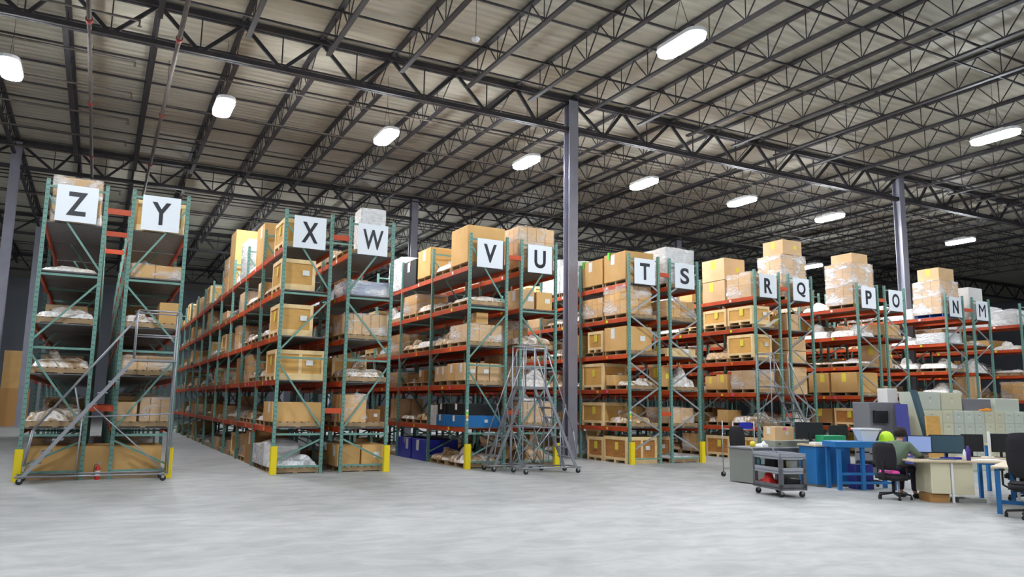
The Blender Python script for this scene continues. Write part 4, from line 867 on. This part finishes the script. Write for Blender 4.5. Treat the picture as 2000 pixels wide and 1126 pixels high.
def monitor(x, y, z, rot, lab, w=.5, h=.32, scr='black_plastic'):
    # screen faces local -y
    o = root('monitor', (x, y, z), lab, 'monitor', rot)
    link('housing', MB().cbox(-w / 2, w / 2, -.02, .03, .10, .10 + h, 'black_plastic', .006).mesh('housing'), o)
    link('screen', MB().box(-w / 2 + .015, w / 2 - .015, -.0225, -.0205, .12, .085 + h, scr).mesh('screen'), o)
    link('stand', MB().box(-.025, .025, .03, .05, .0, .25, 'black_plastic').box(-.11, .11, -.07, .1, 0, .012, 'black_plastic').mesh('stand'), o); return o

# grey utility cart in front
o = root('utility_cart', (11.67, -7.22, 0), 'dark grey three-shelf plastic utility cart standing on the open floor', 'cart', -.23)
w, d = .56, .92
for nm, z, mt in (('top_shelf', .72, 'cart_top'), ('middle_shelf', .46, 'cart_top'), ('bottom_shelf', .16, 'cart_grey')):
    m = MB().box(-w / 2, w / 2, -d / 2, d / 2, z, z + .02, mt)
    for a, b, c, e in ((-w / 2, w / 2, -d / 2, -d / 2 + .02), (-w / 2, w / 2, d / 2 - .02, d / 2), (-w / 2, -w / 2 + .02, -d / 2, d / 2), (w / 2 - .02, w / 2, -d / 2, d / 2)): m.box(a, b, c, e, z - .03, z + .08, mt)
    link(nm, m.mesh(nm), o)
for sx in (-1, 1):
    for sy in (-1, 1):
        link('corner_post', MB().box(sx * (w / 2 - .035) - .035, sx * (w / 2 - .035) + .035, sy * (d / 2 - .035) - .035, sy * (d / 2 - .035) + .035, .18, .71, 'cart_grey').mesh('corner_post'), o); caster(o, sx * (w / 2 - .06), sy * (d / 2 - .08), .055)
link('push_handle', MB().path([(-w / 2 + .05, d / 2, .78), (-w / 2 + .05, d / 2 + .1, .84), (w / 2 - .05, d / 2 + .1, .84), (w / 2 - .05, d / 2, .78)], .015, 'cart_grey').mesh('push_handle'), o)
def oncart(dx, dy, z):
    c, s = math.cos(-.23), math.sin(-.23); return (11.67 + dx * c - dy * s, -7.22 + dx * s + dy * c, z)
def bagm(w, d, h, m, seed=1): return mound_mesh(w, d, h, seed, m)
tag(link('red_bag', bagm(.34, .36, .24, 'red', 2), None, oncart(-.22, .02, .182), -.23), 'red tool bag on the bottom shelf of the grey utility cart', 'bag')
tag(link('black_case', MB().cbox(0, .3, 0, .3, 0, .14, 'black_plastic').mesh('black_case'), None, oncart(-.08, -.36, .182), -.23), 'small black case on the bottom shelf of the grey utility cart', 'case')
tag(link('black_bin', MB().cbox(0, .3, 0, .34, 0, .17, 'black_plastic').mesh('black_bin'), None, oncart(-.08, .02, .482), -.23), 'black bin on the middle shelf of the grey utility cart', 'bin')
tag(link('teal_bottle', MB().lathe([(0, 0), (.04, 0), (.04, .15), (.015, .19), (.015, .22), (0, .22)], 'teal_file').mesh('teal_bottle'), None, oncart(-.2, .36, .482)), 'teal bottle on the middle shelf of the grey utility cart', 'bottle')
tag(link('yellow_pad', MB().box(0, .24, 0, .3, 0, .03, 'paper_yellow').mesh('yellow_pad'), None, oncart(-.2, -.34, .482), -.23), 'yellow folder on the middle shelf of the grey utility cart', 'folder')
tag(link('white_tub', MB().lathe([(0, 0), (.09, 0), (.1, .16), (.105, .17), (0, .17)], 'white_plastic').mesh('white_tub'), None, oncart(.14, -.2, .482)), 'white tub on the middle shelf of the grey utility cart', 'tub')

# tall wire shelf cart behind
o = root('wire_cart', (13.42, -4.2, 0), 'tall grey wire cart with casters behind the grey metal desk', 'cart', -.1)
for px in (0, .62):
    for py in (0, .4): link('post', MB().tube((px, py, .12), (px, py, 1.32), .014, 'galv').mesh('post'), o); caster(o, px, py, .06)
for z in (.2, 1.12):
    m = MB().path([(0, 0, z), (.62, 0, z), (.62, .4, z), (0, .4, z), (0, 0, z)], .012, 'galv')
    for i in range(9): m.tube((.62 * (i + .5) / 9, 0, z), (.62 * (i + .5) / 9, .4, z), .004, 'galv', 4)
    link('wire_shelf', m.mesh('wire_shelf'), o)
tag(link('blue_bin', MB().box(0, .25, 0, .2, 0, .01, 'bright_blue').box(0, .25, 0, .012, .01, .15, 'bright_blue').box(0, .25, .188, .2, .01, .15, 'bright_blue').box(0, .012, .012, .188, .01, .15, 'bright_blue').box(.238, .25, .012, .188, .01, .15, 'bright_blue').mesh('blue_bin'), None, (13.78, -4.2, 1.135), -.1), 'small blue open bin on the tall wire cart', 'bin')

# grey metal desk, low cabinet on it, black chair
o = root('metal_desk', (12.68, -5.55, 0), 'olive grey metal desk end and top behind the utility cart', 'desk')
link('pedestal', MB().cbox(0, .5, 0, .72, 0.02, .74, 'file_grey').mesh('pedestal'), o); link('pedestal', MB().cbox(1.4, 1.85, 0, .72, 0.02, .74, 'file_grey').mesh('pedestal'), o)
link('desktop', MB().cbox(-.03, 1.9, -.03, .76, .74, .78, 'mid_grey').mesh('desktop'), o); link('modesty_panel', MB().box(.5, 1.4, .05, .07, .2, .74, 'file_grey').mesh('modesty_panel'), o)
tag(link('low_cabinet', MB().cbox(0, 1.15, 0, .4, 0, .14, 'olive_grey').box(.1, .16, -.012, 0, .06, .08, 'black_plastic').mesh('low_cabinet'), None, (13.42, -5.5, .781)), 'flat olive grey metal cabinet lying on the grey desk', 'cabinet')
carton(13.5, -5.42, .922, .6, .35, .3, 'plain brown carton with pink sticker on the olive grey cabinet', 'carton_pale', True, 3)
tag(link('pink_sticker', MB().box(0, .1, -.004, -.001, 0, .06, 'hot_pink').mesh('pink_sticker'), None, (13.76, -5.42, 1.15)), 'hot pink sticker on the plain brown carton', 'sticker')
chair(13.35, -4.62, -PI / 2, 'black round-backed office chair behind the olive grey desk', .48, .6)
tag(link('yellow_jar', MB().lathe([(0, 0), (.055, 0), (.055, .1), (.03, .12), (0, .12)], 'paper_yellow').mesh('yellow_jar'), None, (12.98, -5.25, .781)), 'small yellow jar on the grey metal desk', 'jar')
tag(link('white_bag', bagm(.24, .22, .16, 'white_plastic', 4), None, (13.1, -5.4, .781)), 'crumpled white bag on the grey metal desk', 'bag')

# blue workbench and blue cabinet
o = root('blue_workbench', (13.5, -7.05, 0), 'blue steel workbench with blue frame behind the seated person', 'workbench', -.36)
link('benchtop', MB().cbox(-.03, 1.4, -.03, .5, .86, .98, 'bench_blue').mesh('benchtop'), o)
for px, py in ((.03, .0), (.55, .0), (1.3, 0), (.03, .43), (1.3, .43)): link('leg', MB().box(px, px + .07, py, py + .07, 0, .86, 'bench_blue').mesh('leg'), o)
for z in (.12, .3): link('rail', MB().box(.08, 1.32, .02, .06, z, z + .05, 'bench_blue').mesh('rail'), o)
o = root('blue_cabinet', (13.62, -6.42, 0), 'blue steel cabinet with wooden top behind the blue workbench', 'cabinet', -.25)
link('body', MB().cbox(0, .85, 0, .6, .05, .84, 'bench_blue').mesh('body'), o); link('top', MB().cbox(-.03, .88, -.03, .63, .84, .88, 'laminate').mesh('top'), o); link('plinth', MB().box(.03, .82, .03, .57, 0, .05, 'file_grey').mesh('plinth'), o)
o = tag(link('green_box', MB().cbox(0, .56, 0, .3, 0, .19, 'green_box').mesh('green_box'), None, (13.88, -6.42, .881), -.25), 'flat green box on the blue cabinet', 'box')
tag(link('white_tray', MB().cbox(0, .3, 0, .22, 0, .05, 'white_plastic').mesh('white_tray'), None, (13.64, -6.4, .881), -.25), 'white tray beside the green box on the blue cabinet', 'tray')
monitor(13.95, -5.98, .881, PI - .45, 'black monitor seen from behind on the blue cabinet, left one', .62, .36)
monitor(14.62, -6.2, .881, PI - .45, 'black monitor seen from behind on the blue cabinet, right one', .42, .3)
o = root('white_bin', (14.35, -7.12, .981), 'white flared plastic bin on the blue workbench', 'bin', -.36)
m = MB(); k = 0; a, b = .13, .22
m.v += [(-a, -.1, 0), (a, -.1, 0), (a, .1, 0), (-a, .1, 0), (-b, -.15, .24), (b, -.15, .24), (b, .15, .24), (-b, .15, .24)]
for f in ((0, 3, 2, 1), (0, 1, 5, 4), (1, 2, 6, 5), (2, 3, 7, 6), (3, 0, 4, 7)): m.f.append(list(f)); m.m.append(m.mi('white_plastic')); m.smooth.append(False)
link('body', m.mesh('body'), o); link('rim', MB().box(-b - .02, b + .02, -.17, .17, .24, .27, 'white_plastic').mesh('rim'), o)
o = root('hard_hat', (14.72, -7.32, .981), 'neon yellow-green hard hat on the blue workbench', 'hat')
link('shell', MB().lathe([(.15, 0), (.148, .07), (.12, .15), (.07, .2), (.0, .215)], 'lime', n=18).mesh('shell'), o); link('brim', MB().lathe([(.15, 0.0), (.175, -.0), (.178, .01), (.15, .02)], 'lime', n=18).mesh('brim'), o)
chair(15.1, -6.6, 2.7, 'black office chair beyond the blue workbench, mostly hidden', .48, .55)
tag(link('storage_case', MB().cbox(0, .4, 0, .3, 0, .5, 'blue_board').mesh('storage_case'), None, (14.05, -7.05, .0), -.36), 'dark blue case standing under the blue workbench', 'case')

# desk with the seated person
DA = (13.42, -9.12); DR = -.50
def dw(dx, dy, z=0.0): c, s = math.cos(DR), math.sin(DR); return (DA[0] + dx * c - dy * s, DA[1] + dx * s + dy * c, z)
o = root('office_desk', dw(0, 0), 'laminate desk with beige pedestals where the person sits', 'desk', DR)
link('desktop', MB().cbox(-.32, 1.65, -.05, .72, .71, .745, 'laminate').mesh('desktop'), o)
link('pedestal', MB().cbox(.02, .37, 0, .6, .16, .71, 'beige_metal').mesh('pedestal'), o); link('pedestal', MB().cbox(.42, .80, 0.02, .6, .14, .71, 'beige_metal').mesh('pedestal'), o)
for px, py in ((.395, -.02), (1.58, .0), (1.58, .6), (-.28, .62)): link('leg', MB().box(px - .018, px + .018, py, py + .036, 0, .71, 'white_plastic').mesh('leg'), o)
tag(link('brown_box', MB().cbox(0, .36, 0, .4, 0, .15, 'carton_dark').mesh('brown_box'), None, dw(.0, .05)), 'flat dark brown box on the floor under the desk', 'box').rotation_euler.z = DR
tag(link('cable_tray', MB().cbox(0, .5, 0, .3, 0, .07, 'file_grey').mesh('cable_tray'), None, dw(.52, .05)), 'grey tray on the floor under the desk', 'tray').rotation_euler.z = DR
monitor(*dw(.12, .55, .746), DR - .25, 'monitor with pale blue screen beside the person', .42, .32, 'screen')
monitor(*dw(.62, .52, .746), DR - .12, 'wide dark reflecting monitor in the middle of the desk', .62, .34, 'teal_dark')
tag(link('keyboard', MB().box(0, .44, 0, .15, 0, .02, 'mid_grey').mesh('keyboard'), None, dw(.12, .12, .746)), 'grey keyboard on the desk before the pale blue screen', 'keyboard').rotation_euler.z = DR
tag(link('papers', MB().box(0, .5, 0, .3, 0, .012, 'paper').mesh('papers'), None, dw(.95, .08, .746)), 'white papers lying on the right half of the desk', 'paper').rotation_euler.z = DR
tag(link('blue_binder', MB().box(0, .34, 0, .1, 0, .04, 'bright_blue').mesh('blue_binder'), None, dw(.42, .30, .746)), 'blue binder lying below the wide monitor', 'binder').rotation_euler.z = DR
tag(link('purple_bottle', MB().lathe([(0, 0), (.04, 0), (.042, .02), (.042, .19), (.02, .23), (.02, .26), (0, .26)], 'purple').mesh('purple_bottle'), None, dw(.78, .12, .746)), 'dark purple drink bottle on the desk', 'bottle')
tag(link('white_bottle', MB().lathe([(0, 0), (.028, 0), (.028, .15), (.012, .18), (.012, .2), (0, .2)], 'white_plastic').mesh('white_bottle'), None, dw(.69, .08, .746)), 'white spray bottle next to the purple bottle', 'bottle')
# second desk behind with two black monitors
o = root('blue_leg_table', dw(1.35, .85), 'laminate table on blue legs behind the desk, with two black monitors', 'table', DR)
link('tabletop', MB().cbox(0, 2.2, 0, .75, .71, .745, 'laminate').mesh('tabletop'), o)
for px, py in ((.05, .03), (2.1, .03), (.05, .66), (2.1, .66)): link('leg', MB().box(px, px + .06, py, py + .06, 0, .71, 'bench_blue').mesh('leg'), o)
link('rail', MB().box(.1, 2.1, .05, .08, .62, .7, 'bench_blue').mesh('rail'), o)
monitor(*dw(1.55, 1.3, .746), DR + .15, 'black monitor with dark screen on the far table, left one', .46, .34)
monitor(*dw(2.1, 1.25, .746), DR + .15, 'black monitor with dark screen on the far table, right one', .46, .36)
tag(link('table_lamp_post', MB().box(-.02, .02, -.02, .02, 0, .5, 'white_plastic').mesh('table_lamp_post'), None, dw(1.82, 1.2, .746)), 'thin white upright post between the two black monitors', 'post')
tag(link('black_printer', MB().cbox(0, .5, 0, .35, 0, .12, 'black_plastic').mesh('black_printer'), None, dw(2.35, 1.2, .746)), 'low black device right of the two black monitors', 'printer').rotation_euler.z = DR
chair(*dw(1.9, .35)[:2], 1.2, 'black office chair between the desk and the blue-leg table', .46, .3)
# near right table and big chair
TR = .42
o = root('blue_leg_table', (13.06, -10.53, 0), 'laminate table on blue legs beside the big black chair at right edge', 'table', TR)
link('tabletop', MB().cbox(-.08, 2.3, -.8, .08, .72, .755, 'laminate').mesh('tabletop'), o)
for px, py in ((0, 0), (2.1, 0), (0, -.72), (2.1, -.72)): link('leg', MB().box(px - .035, px + .035, py - .035, py + .035, 0, .72, 'bench_blue').mesh('leg'), o)
link('rail', MB().box(0, .03, -.7, 0, .16, .22, 'bench_blue').mesh('rail'), o); link('rail', MB().box(2.08, 2.11, -.7, 0, .16, .22, 'bench_blue').mesh('rail'), o)
chair(12.98, -11.08, .51, 'large black fabric office chair cut by the right edge of the photo', .44, .62).scale = (1.12, 1.22, 1.12)
# high laminate counter far right
o = root('side_table', (16.4, -8.9, 0), 'wooden-topped table behind the big black chair', 'table', -.2)
link('tabletop', MB().cbox(0, 2.0, 0, .7, .93, .97, 'laminate').mesh('tabletop'), o)
for px, py in ((.03, .03), (1.9, .03), (.03, .6), (1.9, .6)): link('leg', MB().box(px, px + .06, py, py + .06, 0, .93, 'bench_blue').mesh('leg'), o)

# filing cabinets
def filing(x, y, z, w, n, hh, lab, m, d=.7):
    o = root('filing_cabinet', (x, y, z), lab, 'cabinet'); H = n * hh + .04
    link('body', cached(('fb', w, n, hh, m, d), lambda: MB().box(0.004, w - .004, .012, d, 0, H, m).mesh('body')), o)
    for i in range(n):
        dr = link('drawer', cached(('fd', w, hh, m), lambda: MB().cbox(.015, w - .015, 0, .014, .006, hh - .006, m, .002).mesh('drawer')), o, (0, 0, .02 + i * hh))
        link('handle', cached(('fh', w), lambda: MB().box(w / 2 - .05, w / 2 + .05, -.014, -.002, 0, .014, 'galv').mesh('handle')), dr, (0, 0, hh * .68)); link('card_holder', cached(('fc', w), lambda: MB().box(w / 2 - .035, w / 2 + .035, -.004, -.001, 0, .04, 'paper').mesh('card_holder')), dr, (0, 0, hh * .45))
    return o
x = 19.32
for i in range(10):
    w = [.9, .47, .47, .47, .47, .47, .47, .47, .47, .47][i] if i else .9
    filing(x, -5.0, 0, w, 5, .322, f'tall {"wide " if i == 0 else ""}{"beige" if i in (0, 1, 5, 6) else "grey-green"} filing cabinet, {ORD[i+1]} from the left of the row', 'cab_beige' if i in (0, 1, 5, 6) else 'cab_grey_green'); x += w + .006
filing(19.33, -4.98, 1.652, .88, 1, .44, 'low grey-green cabinet on top of the cabinet row, leftmost', 'cab_grey_green', .6); filing(20.24, -4.98, 1.652, .92, 1, .44, 'low beige cabinet on top of the cabinet row, second from left', 'cab_beige', .6)
tag(link('grey_case', MB().cbox(0, 1.25, 0, .5, 0, .33, 'mid_grey').mesh('grey_case'), None, (21.3, -4.95, 1.652)), 'dark grey case on top of the filing cabinets', 'case')
tag(link('grey_case', MB().cbox(0, 1.2, 0, .5, 0, .36, 'cab_grey_green').mesh('grey_case'), None, (22.75, -4.95, 1.652)), 'pale grey case on top of the filing cabinets at right edge', 'case')
tag(link('orange_folder', bagm(.6, .3, .1, 'paper_yellow', 3), None, (21.75, -5.0, 1.652)).copy() if 0 else link('orange_folder', bagm(.6, .04, .1, 'cloud_orange', 3), None, (21.9, -5.0, 1.653)), 'orange and yellow folders on top of the filing cabinets', 'folder')
# grey cabinet, leaning panels
o = root('steel_cabinet', (17.4, -4.9, 0), 'plain grey steel cabinet with black wall tray, left of the filing cabinets', 'cabinet')
link('body', MB().cbox(0, 1.25, 0, .5, 0, 1.83, 'mid_grey').mesh('body'), o); link('tray', MB().cbox(.12, .62, -.08, -.002, 1.3, 1.62, 'black_plastic').mesh('tray'), o)['label'] = 'black file tray'
tag(link('pink_white_box', MB().cbox(0, .42, 0, .3, 0, .36, 'carton_white').mesh('pink_white_box'), None, (18.2, -4.85, 1.831)), 'pale box on top of the grey steel cabinet', 'box')
tag(link('blue_blanket', MB().beam((17.6, -5.75, .03), (18.3, -5.15, 1.78), .3, .06, 'blue_board').mesh('blue_blanket')), 'blue board leaning on the grey steel cabinet', 'board')
tag(link('dark_panel', MB().beam((18.95, -5.4, .9), (18.85, -5.15, 2.15), .5, .07, 'teal_dark').mesh('dark_panel')), 'dark teal panel standing above the yellow carton', 'panel')
tag(link('panel_stand_carton', MB().cbox(0, .6, 0, .45, 0, .9, 'mid_grey').mesh('c'), None, (18.68, -5.62, 0)), 'grey box supporting the dark teal panel', 'box')
tag(link('yellow_board', MB().beam((18.75, -5.75, .02), (18.75, -5.68, 1.5), .55, .04, 'ply').mesh('yellow_board')), 'yellowish plywood board leaning before the dark teal panel', 'board')

# ------------------------------------------------------------------ PERSON
def skinned(name, chains, rootv, m, parent, sub=2):
    vs, es, rs = [], [], []
    idx = {}
    def vid(p, r):
        k = tuple(round(c, 4) for c in p)
        if k not in idx: idx[k] = len(vs); vs.append(p); rs.append(r)
        return idx[k]
    for ch in chains:
        ids = [vid(p, r) for p, r in ch]
        es += [(a, b) for a, b in zip(ids, ids[1:]) if a != b]
    me = bpy.data.meshes.new(name); me.from_pydata(vs, es, []); me.update(); me.materials.append(MATS[m])
    o = bpy.data.objects.new(name, me); COL.objects.link(o)
    o.modifiers.new('skin', 'SKIN').use_smooth_shade = True
    for i, r in enumerate(rs):
        sv = me.skin_vertices[0].data[i]; sv.radius = r if isinstance(r, tuple) else (r, r); sv.use_root = (i == rootv)
    sb = o.modifiers.new('sub', 'SUBSURF'); sb.levels = sub; sb.render_levels = sub
    dg = bpy.context.evaluated_depsgraph_get(); nm = bpy.data.meshes.new_from_object(o.evaluated_get(dg)); nm.name = name
    bpy.data.objects.remove(o)
    for p in nm.polygons: p.use_smooth = True
    if not nm.materials: nm.materials.append(MATS[m])
    return link(name, nm, parent)
# local frame: faces +x, sits with hip at (0,0,.56)
PX, PY, PR = 13.30, -8.50, .12
hip = (0, 0, .56); belly = (.05, 0, .72); chest = (.15, 0, .92); neckb = (.22, 0, 1.04); neck = (.25, 0, 1.10); headc = (.29, 0, 1.19); headt = (.30, 0, 1.25)
def arm(s, wr): return [(.19, .10 * s, 1.0), (.19, .19 * s, .97), (.33, .27 * s, .82), (wr[0] - .13, wr[1] + .03 * s, .80), wr]
WR = (.68, -.20, .785); WL = (.66, .16, .785)
def leg(s): return [(.02, .09 * s, .55), (.22, .11 * s, .56), (.43, .13 * s, .54), (.44, .13 * s, .34), (.42, .13 * s, .12)]
chains = [[(hip, .095), (belly, .09), (chest, .10), (neckb, .06), (neck, .055), (headc, .085), (headt, .07)]]
for s, wr in ((-1, WR), (1, WL)):
    a = arm(s, wr); chains.append([(chest, .10), (a[1], .048), (a[2], .042), (a[3], .036), (a[4], .026)])
    l = leg(s); chains.append([(hip, .095), (l[0], .07), (l[1], .07), (l[2], .055), (l[3], .052), (l[4], .036), ((.50, .13 * s, .06), .034), ((.58, .13 * s, .04), .026)])
    palm = (wr[0] + .06, wr[1] - .01 * s, .775); chains.append([(wr, .026), (palm, (.022, .034))])
    for i, (off, ln) in enumerate(((-.034, .07), (-.012, .08), (.011, .076), (.033, .06))):
        b = (palm[0] + .025, palm[1] + off, .775); chains.append([(palm, (.022, .034)), (b, .0095), ((b[0] + ln * .5, b[1] + off * .2, .785), .0088), ((b[0] + ln * .9, b[1] + off * .25, .768), .0078)])
    chains.append([(wr, .026), ((wr[0] + .03, wr[1] - .042 * s, .775), .011), ((wr[0] + .075, wr[1] - .065 * s, .768), .009)])
P = root('person', (PX, PY, 0), 'person with short dark hair in dark green top sitting at the desk, back turned', 'person', PR)
skinned('body', chains, 0, 'skin', P)
link('nose', MB().ball((.375, 0, 1.19), .018, 'skin', 8, 6, 1.2, .8, 1.4).mesh('nose'), P)
for s in (-1, 1):
    link('ear', MB().ball((.28, .088 * s, 1.19), .03, 'skin', 8, 6, .7, .35, 1.1).mesh('ear'), P); link('eye', MB().ball((.358, .03 * s, 1.21), .011, 'black_ink', 6, 5).mesh('eye'), P)
link('mouth', MB().ball((.362, 0, 1.145), .016, 'red', 8, 5, .4, 1.2, .35).mesh('mouth'), P)
hb = MB(); k = 22
mi = hb.mi('hair')
for j in range(k + 1):
    for i in range(28):
        t = PI * .68 * j / k; a = 2 * PI * i / 28; n3 = noise.noise(Vector((math.sin(t) * math.cos(a) * 6, math.sin(t) * math.sin(a) * 6, math.cos(t) * 6))); r = .118 + .014 * n3
        hb.v.append((.275 + r * math.sin(t) * math.cos(a) * (.82 if math.cos(a) > .2 and t > 1.1 else 1.08), r * .98 * math.sin(t) * math.sin(a), 1.205 + r * math.cos(t)))
for j in range(k):
    for i in range(28): i2 = (i + 1) % 28; hb.f.append([j * 28 + i, (j + 1) * 28 + i, (j + 1) * 28 + i2, j * 28 + i2]); hb.m.append(mi); hb.smooth.append(True)
link('hair', hb.mesh('hair'), P)
sc = [[((-.01, 0, .54), .155), (belly, .155), (chest, .175), ((.205, 0, 1.015), .115), ((.235, 0, 1.06), .072)]]
for s, wr in ((-1, WR), (1, WL)): a = arm(s, wr); sc.append([(chest, .175), (a[1], .092), (a[2], .062), (a[3], .05), ((wr[0] - .02, wr[1], .787), .038)])
skinned('shirt', sc, 0, 'shirt', P)
tc = [[((0, 0, .60), .14), ((.02, 0, .55), .15)]]
for s in (-1, 1): l = leg(s); tc.append([((.02, 0, .55), .15), (l[0], .11), (l[1], .1), (l[2], .078), (l[3], .07), (l[4], .056)])
skinned('trousers', tc, 1, 'trousers', P)
for s in (-1, 1): link('shoe', MB().ball((.50, .13 * s, .05), .1, 'black_plastic', 12, 8, 1.35, .5, .5).mesh('shoe'), P)
chair(PX - .06, PY, PR - .1, 'black mesh-backed office chair the person sits on', .42, .5)
tag(link('pink_cushion', bagm(.2, .34, .12, 'pink', 2), None, (PX - .26, PY - .1, .475), -.3), 'bright pink cushion on the chair behind the person', 'cushion')

# ------------------------------------------------------------------ groups
GRP = {'lamp': 'oblong high-bay ceiling lamps', 'sign': 'square white letter signs on the rack ends', 'pallet rack': 'rows of pallet racks', 'post guard': 'yellow post guards at the rack ends', 'pallet': 'pallets on the racks', 'crate': 'wooden crates on the racks',
       'bundle': 'plastic-wrapped bundles on the racks', 'wrapped stack': 'wrapped carton stacks on the racks', 'ladder': 'grey rolling ladders', 'chair': 'black office chairs', 'monitor': 'computer monitors', 'column': 'steel columns', 'roof girder': 'roof girders', 'bridging': 'bridging rods'}
for ob in list(S.objects):
    c = ob.get('category')
    if c in GRP and not ob.get('group'): ob['group'] = GRP[c]
    if ob.name.startswith('cardboard_box') and c == 'box': ob['group'] = 'cardboard cartons on the racks'
    if ob.name.startswith('filing_cabinet'): ob['group'] = 'filing cabinets in the long row'
